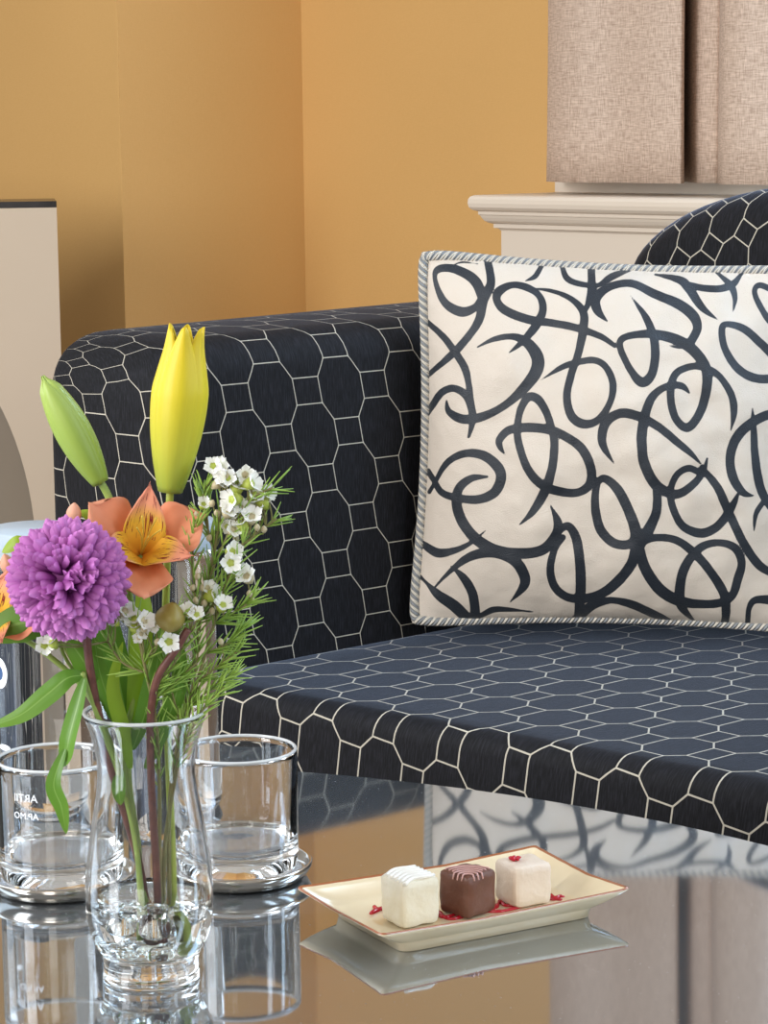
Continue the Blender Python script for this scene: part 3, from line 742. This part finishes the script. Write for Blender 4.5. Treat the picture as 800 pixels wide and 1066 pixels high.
M['limestem'] = plain('lime_stem', (.34, .42, .05), (.42, .48, .08), .45, 60)
M['redstem'] = plain('red_brown_stem', (.09, .025, .022), (.17, .06, .04), .5, 120)
M['twig'] = plain('olive_twig', (.17, .17, .05), (.24, .2, .08), .6, 60)
M['needle'] = plain('needle_leaf', (.18, .32, .04), (.32, .47, .08), .5, 40)
M['wbud'] = plain('waxflower_bud', (.42, .34, .2), (.55, .5, .32), .5, 200)
M['ochre'] = plain('ochre_bud', (.20, .13, .02), (.30, .25, .05), .45, 60)
M['stamen'] = plain('yellow_stamen', (.55, .38, .05), None, .6)

def petal(mb, org, d, w, ln, wd, curl=.3, cup=.25, nu=7, nv=9, tip=1.0, wpos=.55, ruffle=0.0, seed=0, spoon=False):
    # d: direction the petal grows, w: side direction
    d = Vector(d).normalized(); w = Vector(w); w = (w-d*w.dot(d)).normalized(); n_ = d.cross(w)
    rows = []; uvs = []
    for j in range(nv):
        t = j/(nv-1)
        wid = wd*(math.sin(PI*min(1, t**(.85 if wpos > .5 else .6)*.97+.03))**.75)*(1 if t < wpos else 1)
        if spoon: wid = wd*(.35+.65*min(1, t/.7))*(1 if t < .72 else math.sqrt(max(.02, 1-((t-.72)/.28)**2)))
        elif t > .999: wid = wd*.04
        off = n_*(-curl*ln*t*t)
        row = []; uv = []
        for i in range(nu):
            s_ = -1+2*i/(nu-1)
            row.append(org + d*ln*(t-.12*s_*s_*t*(1 if tip else 0)) + w*wid*s_ + off + n_*(cup*wid*s_*s_) + n_*ruffle*wd*math.sin(s_*5+t*9+seed))
            uv.append(((s_+1)/2, t))
        rows.append(row); uvs.append(uv)
    mb.grid(rows, uvs)
def ribbon(mb, pts, wd, side, fold=.15, twist=0.0, n=7):
    pts = spline(pts, n); L = len(pts); rows = []; uvs = []
    for i, p_ in enumerate(pts):
        t = i/(L-1); tg = (pts[min(i+1, L-1)]-pts[max(i-1, 0)]).normalized()
        s_ = Vector(side); s_ = (s_-tg*s_.dot(tg)).normalized(); n_ = tg.cross(s_)
        a_ = twist*t; s2 = s_*math.cos(a_)+n_*math.sin(a_); n2 = tg.cross(s2)
        w_ = wd*max(.03, math.sin(PI*min(1, t*.94+.06))**.8)
        rows.append([p_+s2*w_*k+n2*w_*fold*abs(k) for k in (-1, -.5, 0, .5, 1)]); uvs.append([((k+1)/2, t) for k in (-1, -.5, 0, .5, 1)])
    mb.grid(rows, uvs)
YV = VY
def px(x, y, dy=0.0): return aty(x, y, YV+dy)

# purple chrysanthemum
def mum():
    c = px(71, 603, -.045); Rm = .0335
    st = thing('chrysanthemum', (VX, VY, TZ+.02), 'round purple pompom flower at the front left of the bouquet', 'flower')
    m = MB(); n = 950; ga = PI*(3-math.sqrt(5))
    cen = Vector((.12, -1, .1)).normalized(); e1_ = cen.orthogonal().normalized(); e2_ = cen.cross(e1_)
    for i in range(n):
        y = 1-1.72*(i+.5)/n; rr = math.sqrt(max(0, 1-y*y)); ph = i*ga
        d = cen*y + (e1_*math.cos(ph)+e2_*math.sin(ph))*rr
        d = (d+Vector((random.uniform(-.1, .1), random.uniform(-.1, .1), random.uniform(-.1, .1)))).normalized()
        # petals lean outwards from the flower centre and curl back in
        away = (d - cen*d.dot(cen)); away = away.normalized() if away.length > .05 else e1_
        k = rr
        dirn = (d + away*.35*k*k + cen*.05).normalized()
        side = dirn.cross(cen if k > .15 else e1_)
        if side.length < .1: side = e2_
        ln = Rm*random.uniform(.48, .64)*(1-.10*(1-k)); org = c + d*Rm*(.40)
        petal(m, org, dirn, side + Vector((random.uniform(-.4, .4),)*3), ln*1.02, .0027+.0006*random.random(), curl=random.uniform(-.55, -.15), cup=random.uniform(.6, 1.1), nu=5, nv=9, spoon=True, tip=0)
    m.build('flower_head', M['mum'], st)
    m = MB(); m.lathe([(Rm*.5*math.cos(t), Rm*.5*math.sin(t)) for t in np.linspace(-PI/2, PI/2, 12)], c, 20); m.build('flower_core', M['mum'], st)
    m = MB(); pts = spline([c+Vector((.008, .012, -Rm*.7)), px(93, 690, -.03), px(108, 770, -.012), px(128, 840, -.004), px(145, 900, 0), px(157, 975, .004)], 8); m.tube(pts, .0024, 10); m.build('stem', M['redstem'], st)
mum()

# lily buds
def lily_bud(tip, base, dy, wpx, label, mat_, open_, stem_pts, stemmat):
    T = px(*tip, dy); B = px(*base, dy); ax = (T-B); L = ax.length; ax.normalize()
    e1_ = Vector((1, 0, 0)); e1_ = (e1_-ax*e1_.dot(ax)).normalized(); e2_ = ax.cross(e1_); Rm = wpx/2/1765
    st = thing('lily_bud', (VX, VY, TZ+.02), label, 'flower')
    for layer, (nm, ph0, rs) in enumerate((('inner_petal', .52, .93), ('petal', 0.0+PI/2*0+ -PI/2, 1.0))):
        for k in range(3):
            ph = ph0 - (0 if layer else 0) + k*2*PI/3
            if layer == 0: ph = -PI/2 + PI/3 + k*2*PI/3
            m = MB(); rows = []; uvs = []; nv = 26; nu = 11
            for j in range(nv):
                t = j/(nv-1)
                if open_: rad = Rm*(.30+.70*math.sin(PI*min(1, .05+t*.78))**.9) if t < .62 else Rm*(.30+.70*math.sin(PI*(.05+.62*.78))**.9)*(1-(t-.62)*1.15)+Rm*.9*max(0, t-.86)**1.3*1.6
                else: rad = Rm*(.22+.78*math.sin(PI*min(1, .08+t*.88))**.85)*(1 if t < .9 else (1-t)/.1*.9+.1) if t < .97 else Rm*.1
                hw_ = 1.16*(1 if t < .72 else 1-((t-.72)/.28)**1.3*(.72 if open_ else .35))
                row = []; uv = []
                for i in range(nu):
                    s_ = -1+2*i/(nu-1); an = ph+s_*hw_
                    ridge = 1.06-.17*s_*s_+.035*math.exp(-(s_/.12)**2)-.03*math.exp(-((abs(s_)-.4)/.12)**2)
                    tt = t-(.05*s_*s_*(t > .6)*(t-.6)/.4)
                    row.append(B+ax*L*tt+(e1_*math.cos(an)+e2_*math.sin(an))*rad*rs*ridge); uv.append(((s_+1)/2, t))
                rows.append(row); uvs.append(uv)
            m.grid(rows, uvs); o = m.build('petal', mat_, st)
            sm = o.modifiers.new('thick', 'SOLIDIFY'); sm.thickness = .0006
    m = MB(); m.tube(spline([B+ax*.003]+[px(x, y, d_) for x, y, d_ in stem_pts], 8), [.0030]+[.0022]*(8*(len(stem_pts))), 10); m.build('stem', stemmat, st)
lily_bud((44, 391), (105, 503), 0.0, 37, 'closed green lily bud leaning left above the purple flower', M['budgreen'], False, [(117, 528, 0), (132, 600, .004), (140, 700, .004), (133, 800, .004), (143, 880, .006), (149, 960, .006)], M['stem'])
lily_bud((194, 339), (177, 512), .012, 58, 'upright yellow lily bud with tips just opening', M['yellow'], True, [(175, 560, .012), (172, 680, .012), (176, 800, .010), (180, 900, .010), (182, 985, .008)], M['limestem'])

# alstroemeria
def alstro(c, axis, roll, sz, label, stem_pts, skip=()):
    st = thing('alstroemeria', (VX, VY, TZ+.02), label, 'flower')
    axis = Vector(axis).normalized(); e1_ = axis.orthogonal().normalized(); e2_ = axis.cross(e1_)
    for k in range(6):
        if k in skip: continue
        ph = roll+k*PI/3; rd = e1_*math.cos(ph)+e2_*math.sin(ph); outer = k % 2 == 0
        d = (axis*(.62 if outer else .85)+rd*(.85 if outer else .52)).normalized()
        sd = axis.cross(rd)
        m = MB(); petal(m, c-axis*sz*.35+rd*.001, d, sd, sz*(1.0 if outer else 1.02), sz*(.39 if outer else .28), curl=(.10 if outer else .16), cup=.30, nu=9, nv=16, ruffle=.05, seed=k, spoon=outer)
        nm = m.build('petal', M['coral'] if outer else M['coral_streak'], st)
        nm.modifiers.new('thick', 'SOLIDIFY').thickness = .0003
    m = MB()
    for k in range(5):
        ph = roll+k*1.25; rd = e1_*math.cos(ph)+e2_*math.sin(ph)
        m.tube(spline([c-axis*sz*.3, c+axis*sz*.2+rd*sz*.06, c+axis*sz*.5+rd*sz*.16], 5), .00045, 6)
    m.build('stamens', M['stamen'], st)
    m = MB(); m.tube(spline([c-axis*sz*.33]+[px(*q_) for q_ in stem_pts], 8), .0017, 8); m.build('stem', M['stem'], st)
    return st
alstro(px(150, 566, -.014), (.22, -.80, .62), .62, .044, 'open coral orange flower with streaked yellow throat, centre of the bouquet', [(148, 640, .0), (140, 720, .0), (128, 790, 0), (140, 860, .002), (153, 950, .0)])
s2 = alstro(px(-14, 642, -.028), (.0, -.8, .6), .1, .040, 'coral orange flower cut by the left edge beside the purple one', [(30, 668, -.015), (90, 720, -.01), (118, 790, -.006), (140, 870, -.004), (150, 960, -.006)])

# little peach buds with their leaves on one stalk
def ellip(mb, c, ax, ln, r_, n=12, lobes=0):
    ax = Vector(ax).normalized(); e1_ = ax.orthogonal().normalized(); e2_ = ax.cross(e1_); rows = []
    for j in range(9):
        t = j/8; rr = r_*math.sin(PI*(.02+.96*t))**.7*(1.1-.25*t)
        rows.append([c+ax*ln*(t-.5)+(e1_*math.cos(2*PI*k/n)+e2_*math.sin(2*PI*k/n))*rr*(1+.08*math.cos(3*2*PI*k/n)) for k in range(n)])
    mb.grid(rows, [[(k/n, j/8) for k in range(n)] for j in range(9)], True)
st = thing('alstroemeria_bud', (VX, VY, TZ+.02), 'spray of small peach buds peeking out left of the purple flower', 'flower buds')
for (x, y, dx, ln) in ((8, 588, -.25, 24), (29, 566, .3, 18), (77, 535, .1, 24)):
    m = MB(); ellip(m, px(x, y, -.012), (dx, -.2, 1), ln/1765, .0045); m.build('bud', M['peach'], st)
m = MB()
for (x, y) in ((14, 608), (29, 590), (78, 548)): m.tube(spline([px(x, y, -.012), px(60, 660, -.01), px(100, 735, -.005), px(130, 820, 0), px(150, 950, .006)], 8), .0011, 7)
m.build('stem', M['stem'], st)
for pts, w_, mt, sd, tw in (
    ([(48, 655, -.03), (25, 648, -.035), (-25, 664, -.03)], .0115, 'leaf', (0, .2, 1), 0),
    ([(38, 588, -.015), (20, 566, -.018), (2, 575, -.015)], .005, 'limeleaf', (0, .3, 1), 0),
    ([(120, 560, -.005), (104, 542, -.008), (82, 532, -.005)], .0045, 'limeleaf', (0, .3, 1), 0)):
    m = MB(); ribbon(m, [px(*q_) for q_ in pts], w_, sd, .2, tw); m.build('leaf', M[mt], st)

# foliage inside the bouquet: each leafy stalk is a thing of its own
def leafy(label, stem, leaves):
    st = thing('leafy_stalk', (VX, VY, TZ+.02), label, 'foliage')
    m = MB(); m.tube(spline([px(*q_) for q_ in stem], 8), .0017, 8); m.build('stem', M['stem'], st)
    for pts, w_, mt, sd, tw in leaves:
        m = MB(); ribbon(m, [px(*q_) for q_ in pts], w_, sd, .22, tw); m.build('leaf', M[mt], st)
leafy('green stalk with two long leaves trailing left over the vase rim',
      [(86, 700, -.03), (100, 740, -.02), (122, 800, -.008), (140, 870, -.002), (151, 955, .0)],
      [([(88, 703, -.03), (70, 706, -.034), (50, 722, -.036), (20, 745, -.038), (-14, 757, -.036)], .0062, 'leaf', (0, .3, 1), .1),
       ([(88, 706, -.032), (82, 730, -.036), (72, 768, -.04), (68, 790, -.04), (61, 800, -.04)], .0056, 'leaf', (1, -.3, .3), .3),
       ([(68, 780, -.04), (56, 815, -.042), (64, 840, -.042), (69, 868, -.042)], .0048, 'leaf', (1, -.5, .1), -.8),
       ([(95, 715, -.02), (88, 690, -.02), (70, 665, -.02)], .007, 'leaf', (1, .2, .4), 0)])
leafy('green stalk with upright strap leaves in the middle of the bouquet',
      [(137, 640, .006), (134, 740, .006), (130, 800, .006), (143, 880, .006), (150, 970, .006)],
      [([(134, 760, .004), (122, 700, .0), (108, 640, -.004), (112, 600, -.006)], .0085, 'leaf', (1, -.2, .1), .3),
       ([(136, 750, .0), (145, 690, -.004), (150, 640, -.006), (146, 596, -.004)], .0065, 'limeleaf', (1, .2, 0), .2),
       ([(134, 770, -.004), (118, 740, -.008), (104, 700, -.012), (98, 660, -.012)], .0055, 'leaf', (1, -.3, .1), .4),
       ([(138, 780, .0), (152, 740, -.004), (164, 690, -.008), (168, 640, -.006)], .0060, 'leaf', (1, .3, .1), -.3),
       ([(136, 800, -.002), (128, 760, -.012), (118, 715, -.016), (128, 668, -.014)], .0045, 'limeleaf', (1, 0, .1), .5),
       ([(152, 800, -.0), (176, 745, -.006), (188, 700, -.010), (184, 655, -.008)], .0055, 'leaf', (1, 0, .1), .3),
       ([(126, 800, -.006), (124, 820, -.012), (126, 838, -.01)], .004, 'leaf', (1, 0, .1), 0)])

# waxflower sprigs: twig, blossoms, buds, needle leaves
def blossom(st, c, ax, sz):
    ax = Vector(ax).normalized(); e1_ = ax.orthogonal().normalized(); e2_ = ax.cross(e1_); m = MB()
    r0 = random.random()*6
    for k in range(5):
        ph = r0+k*2*PI/5; rd = e1_*math.cos(ph)+e2_*math.sin(ph)
        petal(m, c+rd*sz*.12, (rd+ax*.45), ax.cross(rd), sz*.70, sz*.29, curl=-.2, cup=.4, nu=5, nv=7, spoon=True)
    o = m.build('blossom', M['white'], st)
    m = MB(); m.tube([c-ax*sz*.75, c-ax*sz*.35, c+ax*sz*.06], [sz*.12, sz*.34, sz*.40], 10); m.build('calyx', M['wbud'] if random.random() < .4 else M['limestem'], o)
def sprig(label, main, branches, blossoms, buds, nneed, seed, reach=.0):
    random.seed(seed)
    blossoms = blossoms + [(x+random.uniform(-9, 9), y+random.uniform(-7, 9), d_+random.uniform(-.002, .006), sz*.9) for x, y, d_, sz in blossoms if random.random() < .55]
    st = thing('waxflower_sprig', (VX, VY, TZ+.02), label, 'flower', None)
    m = MB(); mp = spline([px(*q_) for q_ in main], 8)
    m.tube(mp, [.0015-.0007*i/len(mp) for i in range(len(mp))][::-1] if main[0][1] < main[-1][1] else .0012, 8); paths = [mp]
    for br in branches:
        bp = spline([px(*q_) for q_ in br], 6); m.tube(bp, .0007, 6); paths.append(bp)
    for (x, y, d_, sz) in blossoms:
        c_ = px(x, y, d_); best = min((q_ for p_ in paths for q_ in p_), key=lambda q_: (q_-(c_+Vector((0, 0, -.014)))).length)
        m.tube(spline([best, (best+c_)/2+Vector((.001, 0, -.002)), c_], 4), .0005, 5)
    for (x, y, d_) in buds:
        c_ = px(x, y, d_); best = min((q_ for p_ in paths for q_ in p_), key=lambda q_: (q_-(c_+Vector((0, 0, -.012)))).length)
        m.tube(spline([best, (best+c_)/2+Vector((.001, 0, -.002)), c_], 4), .00045, 5)
    m.build('twig', M['twig'], st)
    for (x, y, d_, sz) in blossoms:
        sz *= 1.36; c_ = px(x, y, d_); blossom(st, c_, Vector((random.uniform(-.6, .8), random.uniform(-1, -.3), random.uniform(0, .9))), sz/1765)
    for (x, y, d_) in buds:
        mm = MB(); ellip(mm, px(x, y, d_), (random.uniform(-.4, .4), -.3, 1), .0048, .0019, 8); mm.build('bud', M['wbud'], st)
    m = MB()
    for i in range(nneed):
        p_ = random.choice(paths); k = random.randrange(int(len(p_)*.0), max(1, int(len(p_)*(.62 if p_ is mp else .95)))); q_ = p_[k]
        tg = (p_[max(k-1, 0)]-p_[min(k+1, len(p_)-1)]).normalized()
        if tg.z < 0: tg = -tg
        an = random.random()*6.28; e1_ = tg.orthogonal().normalized(); e2_ = tg.cross(e1_); rd = e1_*math.cos(an)+e2_*math.sin(an)
        L = random.uniform(.010, .017); m.tube([q_, q_+(tg*.8+rd*.45)*L*.5, q_+(tg*.95+rd*.55)*L], [.00045, .0006, .0002], 5)
    m.build('needle_leaves', M['needle'], st)
sprig('tall waxflower sprig with a cluster of white blossoms, right of the yellow bud',
      [(232, 520, .0), (222, 580, .0), (208, 650, .0), (192, 740, .0), (178, 820, .004), (176, 900, .006), (178, 970, .006)],
      [[(215, 610, 0), (236, 560, -.004), (262, 520, -.004), (284, 508, -.004)], [(212, 630, 0), (246, 575, .004), (288, 540, .002)], [(222, 570, 0), (212, 530, .004), (214, 505, .004)], [(210, 640, 0), (200, 590, -.004), (205, 540, -.004)], [(205, 650, 0), (235, 610, -.006), (255, 560, -.006)]],
      [(228, 488, .002, 13), (247, 507, .0, 14), (252, 545, -.006, 12), (238, 532, -.008, 12), (272, 520, .0, 13), (222, 485, 0, 11), (233, 494, -.004, 12), (228, 503, 0, 10), (242, 520, -.008, 14), (255, 494, 0, 12), (262, 503, -.004, 13), (266, 515, -.002, 12), (262, 538, -.006, 13), (278, 514, 0, 11), (250, 528, -.004, 11), (212, 525, 0, 9), (236, 548, 0, 9), (268, 528, 0, 10)],
      [(275, 551, -.004), (268, 549, -.006), (221, 524, -.006), (226, 534, -.004), (205, 535, 0), (218, 560, -.004), (246, 560, 0)], 240, 3)
sprig('waxflower sprig with white blossoms along the right side, above the vase rim',
      [(238, 600, -.006), (220, 660, -.006), (200, 730, -.004), (184, 800, 0), (172, 880, .004), (170, 960, .004)],
      [[(222, 650, -.006), (240, 640, -.008), (262, 625, -.006)], [(215, 680, -.005), (240, 668, -.004), (250, 655, -.002)], [(205, 710, -.005), (232, 690, -.004), (250, 676, -.002)], [(198, 735, -.004), (222, 715, -.006), (246, 700, -.006)], [(195, 740, -.004), (206, 680, -.01), (204, 620, -.01)], [(190, 760, -.004), (176, 700, -.012), (186, 650, -.012)], [(188, 780, -.004), (210, 740, -.01), (234, 716, -.01)]],
      [(242, 574, -.008, 12), (240, 586, -.010, 13), (246, 594, -.006, 12), (257, 600, -.008, 13), (222, 620, -.010, 13), (232, 630, -.012, 12), (216, 612, -.008, 10)],
      [(260, 618, -.008), (262, 623, -.006), (206, 600, -.012), (211, 612, -.010), (204, 625, -.012), (213, 628, -.012), (221, 636, -.012), (208, 640, -.012), (201, 612, -.01), (230, 668, -.01)], 330, 5)
sprig('waxflower sprig with drooping white blossoms in front, below the orange flower',
      [(140, 640, -.026), (150, 690, -.022), (162, 750, -.014), (166, 820, -.004), (166, 900, 0), (168, 960, 0)],
      [[(150, 690, -.022), (170, 660, -.026), (182, 648, -.026)], [(156, 720, -.02), (182, 690, -.02), (196, 660, -.018)], [(158, 730, -.02), (180, 712, -.014), (205, 690, -.012)], [(150, 700, -.022), (128, 690, -.022), (112, 668, -.02)]],
      [(130, 636, -.028, 12), (140, 644, -.028, 12), (150, 646, -.03, 12), (160, 650, -.028, 11), (147, 660, -.03, 8), (176, 668, -.03, 13), (205, 640, -.028, 10), (196, 636, -.026, 10), (46, 672, -.04, 12), (54, 668, -.042, 10), (120, 648, -.03, 7)],
      [(110, 636, -.03), (117, 640, -.03), (150, 655, -.032), (164, 668, -.03)], 170, 9)

# brown podded stem
st = thing('seed_pod_stem', (VX, VY, TZ+.02), 'reddish brown stem carrying a small ochre seed pod, centre of the vase', 'stem')
m = MB(); m.tube(spline([px(196, 655, -.028), px(182, 678, -.028), px(164, 706, -.024), px(157, 745, -.016), px(157, 800, -.012), px(160, 860, -.006), px(163, 910, -.002), px(166, 972, .0)], 8), .0023, 10); m.build('stem', M['redstem'], st)
m = MB(); ellip(m, px(178, 643, -.03), (.2, 0, 1), .018, .0088, 16); m.build('pod', M['ochre'], st)

# ---------------------------------------------------------------- plate and petit fours
pc = [atz(311.6, 926, TZ+.017), atz(404, 975, TZ+.017), atz(654, 926, TZ+.017), atz(552, 886, TZ+.017)]
pcen = sum(pc, Vector())/4; ul_ = ((pc[2]-pc[1])+(pc[3]-pc[0])).normalized(); ul_.z = 0; ul_.normalize(); vl_ = Vector((-ul_.y, ul_.x, 0))
hl = ((pc[2]-pc[1]).length+(pc[3]-pc[0]).length)/4; hl *= 1.035; hwid = 1.03*abs(((pc[3]-pc[2])+(pc[0]-pc[1])).dot(vl_))/4
sk = ((pc[3]-pc[2])+(pc[0]-pc[1])).dot(ul_)/4
print('plate', hl, hwid, sk, pcen)
pcen.z = TZ
M['ceramic'] = None
def plate():
    m_, n, s = newmat('cream_ceramic')
    t = nd(n, 'ShaderNodeTexCoord'); sp = nd(n, 'ShaderNodeSeparateXYZ'); n.links.new(t.outputs['UV'], sp.inputs[0])
    d = mth(n, 'ADD', mth(n, 'ABSOLUTE', mth(n, 'SUBTRACT', sp.outputs[1], .5)), mth(n, 'MULTIPLY', noi(n, coords(n), 120, 3), .012))
    rim = mth(n, 'LESS_THAN', d, .04)
    co_ = ramp(n, noi(n, coords(n), 30, 3), (.71, .58, .38), (.78, .66, .46))
    n.links.new(mix(n, rim, co_, (.33, .11, .05)), s.inputs['Base Color']); s.inputs['Roughness'].default_value = .14
    s.inputs['Coat Weight'].default_value = .5; s.inputs['Coat Roughness'].default_value = .08
    th = thing('plate', pcen, 'cream rectangular dish with flared sides and brown rim holding three sweets', 'plate')
    nseg = 96
    def ring(L_, W_, z, e, lift=0.0, pinch=0.0):
        o = []
        for k in range(nseg):
            t_ = 2*PI*k/nseg+PI/4; cx0 = math.cos(t_); sy0 = math.sin(t_)
            x = abs(cx0)**(2/e)*(1 if cx0 > 0 else -1); y = abs(sy0)**(2/e)*(1 if sy0 > 0 else -1)
            cn = (abs(x)*abs(y))**2
            x2 = x*(1-pinch*(1-abs(y)**1.5)*(abs(x) > .0)*abs(x)); y2 = y*(1-pinch*(1-abs(x)**1.5)*abs(y))
            o.append(pcen+ul_*(x2*L_)+vl_*(y2*W_)+U*(z+lift*cn))
        return o
    fL, fW = hl*.77, hwid*.80
    inside = [(.05, .05, .0048, 3), (.5, .5, .0046, 4), (.86, .86, .0046, 5), (1.0, 1.0, .0056, 6)]
    rows = []
    for a_, b_, z, e in inside: rows.append(ring(fL*a_, fW*b_, z, e))
    for k in range(1, 8):
        t_ = k/7; rows.append(ring(fL+(hl-.002-fL)*t_, fW+(hwid-.002-fW)*t_, .0056+.0105*t_**1.25, 6+40*t_, .0025*t_, .022*t_))
    rows.append(ring(hl, hwid, .0172, 46, .0025, .022)); rows.append(ring(hl+.0004, hwid+.0004, .0158, 46, .0025, .022))
    for k in range(1, 7):
        t_ = k/6; rows.append(ring(hl+(fL*1.02-hl)*t_, hwid+(fW*1.02-hwid)*t_, .0158-.0098*t_**.8, 46-30*t_, .0025*(1-t_), .022*(1-t_)))
    rows.append(ring(fL*1.0, fW*1.0, .0005, 16)); rows.append(ring(fL*.97, fW*.96, 0, 16)); rows.append(ring(.001, .001, 0.0, 4))
    nr = len(rows); ri = 11
    uvs = [[(k/nseg, .5+(i-ri)*.04) for k in range(nseg)] for i in range(nr)]
    m = MB(); m.grid(rows, uvs, True)
    m.build('ceramic_dish', m_, th)
plate()
def rcube(mb, c, h, ax, r_, n=9, wob=.0008, seed=0):
    for f_ in range(6):
        u_, v_, w_ = [(0, 1, 2), (1, 2, 0), (2, 0, 1)][f_ % 3]; sg = 1 if f_ < 3 else -1
        rows = []
        for i in range(n):
            row = []
            for j in range(n):
                q_ = [0, 0, 0]; q_[u_] = -1+2*i/(n-1); q_[v_] = (-1+2*j/(n-1))*sg; q_[w_] = sg
                p_ = Vector([q_[k]*h[k] for k in range(3)]); inn_ = Vector([max(-h[k]+r_, min(h[k]-r_, p_[k])) for k in range(3)])
                d_ = p_-inn_; p2 = inn_+(d_.normalized()*r_ if d_.length > 0 else d_)
                p2 += p2.normalized()*wob*noise.noise(p2*140+Vector((seed, 0, 0)))
                row.append(c+ax[0]*p2.x+ax[1]*p2.y+ax[2]*p2.z)
            rows.append(row)
        mb.grid(rows)
M['wchoc'] = plain('white_icing', (.74, .66, .50), (.80, .74, .62), .35, 60, .3)
M['wchoc2'] = plain('blush_icing', (.74, .60, .48), (.78, .66, .55), .4, 60, .3)
M['choc'] = plain('milk_chocolate', (.11, .038, .022), (.15, .055, .033), .4, 60, .2)
M['drz'] = plain('white_drizzle', (.82, .78, .72), None, .35, 90)
M['pinkdrz'] = plain('pink_drizzle', (.62, .36, .33), None, .35, 90)
M['berry'] = plain('raspberry_sauce', (.42, .005, .02), (.55, .01, .03), .12, 80)
fz = TZ+.0048
def cake(px_, py_, yaw, h, mt, label, seed):
    c = atz(px_, py_, fz+h[2]); ca, sa = math.cos(yaw), math.sin(yaw)
    ax = (Vector((ca, sa, 0)), Vector((-sa, ca, 0)), U); c.z = fz+h[2]+.0002
    th = thing('petit_four', (c.x, c.y, fz), label, 'sweet', 'small iced cake cubes')
    m = MB(); rcube(m, c, h, ax, .0035, 11, .0010, seed); m.build('iced_cube', mt, th); return th, c, ax, h
hh = (.0135, .0135, .0145)
th, c, ax, h = cake(427, 935, .55, (.0140, .0135, .0150), M['wchoc'], 'white iced cake cube with white drizzle, leftmost on the dish', 1)
m = MB()
for k in range(6):
    y_ = -.011+.0044*k; m.tube(spline([c+ax[0]*(-.0125)+ax[1]*(y_-.003)+U*(h[2]-.0006), c+ax[0]*-.004+ax[1]*(y_+.001)+U*(h[2]+.0008), c+ax[0]*.006+ax[1]*(y_)+U*(h[2]+.0008), c+ax[0]*.0125+ax[1]*(y_+.003)+U*(h[2]-.0004)], 5), .0014, 7)
m.build('drizzle', M['drz'], th)
th, c, ax, h = cake(487, 927, .78, (.0133, .0133, .0140), M['choc'], 'milk chocolate cake cube with thin pink drizzle, in the middle of the dish', 2)
m = MB()
for k in range(6):
    r_ = .004+.0035*k
    # nested chevrons following the near corner
    cc = c+ax[0]*(-.0115)+ax[1]*(-.0115)+U*(h[2]+.0004)
    pts = [cc+ax[0]*(r_*math.cos(t)*1.0)+ax[1]*(r_*math.sin(t)) for t in np.linspace(-.12, PI/2+.12, 9)]
    pts = [p_ for p_ in pts if abs((p_-c).dot(ax[0])) < .0132 and abs((p_-c).dot(ax[1])) < .0132]
    if len(pts) > 2:
        m.tube([pts[0]-U*.004-ax[1]*.0012]+pts+[pts[-1]-U*.004-ax[0]*.0012], .00055, 6)
m.build('drizzle', M['pinkdrz'], th)
th, c, ax, h = cake(545, 917, .5, (.0140, .0135, .0138), M['wchoc2'], 'pale iced cake cube with a red blossom on top, rightmost on the dish', 3)
m = MB()
for k in range(5):
    t = k*2*PI/5; ellip(m, c+ax[0]*(-.005+.0024*math.cos(t))+ax[1]*(.002+.0024*math.sin(t))+U*(h[2]+.0012), (math.cos(t), math.sin(t), .2), .0042, .0014, 8)
m.build('sugar_blossom', M['berry'], th)
# sauce: zigzag streaks on the dish floor
m = MB()
z_ = fz+.0004
zz = [(386, 951), (402, 945), (412, 957), (440, 953), (452, 945), (461, 955), (480, 950), (492, 944), (497, 951), (515, 945), (521, 938), (528, 943), (552, 940), (566, 935), (588, 934)]
def onf(x, y): return atz(x, y, z_)
pts = spline([onf(x, y) for x, y in zz], 6); rr = [.0011+.0016*abs(noise.noise(Vector((i*.21, 0, 0)))) for i in range(len(pts))]
m.tube(pts, rr, 7)
pts = spline([onf(*q_) for q_ in ((456, 949), (470, 957), (500, 948), (520, 949), (546, 943), (572, 936), (585, 937))], 6)
m.tube(pts, [.0010+.0020*abs(noise.noise(Vector((i*.3, 5, 0)))) for i in range(len(pts))], 7)
for x, y in ((390, 944), (404, 952), (574, 932)):
    pts = [onf(x, y), onf(x+4, y+3), onf(x+10, y+1)]; m.tube(spline(pts, 4), .0015, 7)
tag(m.build('raspberry_sauce', M['berry'], None, pcen), 'red sauce drizzled in a zigzag across the dish under the three sweets', 'sauce')
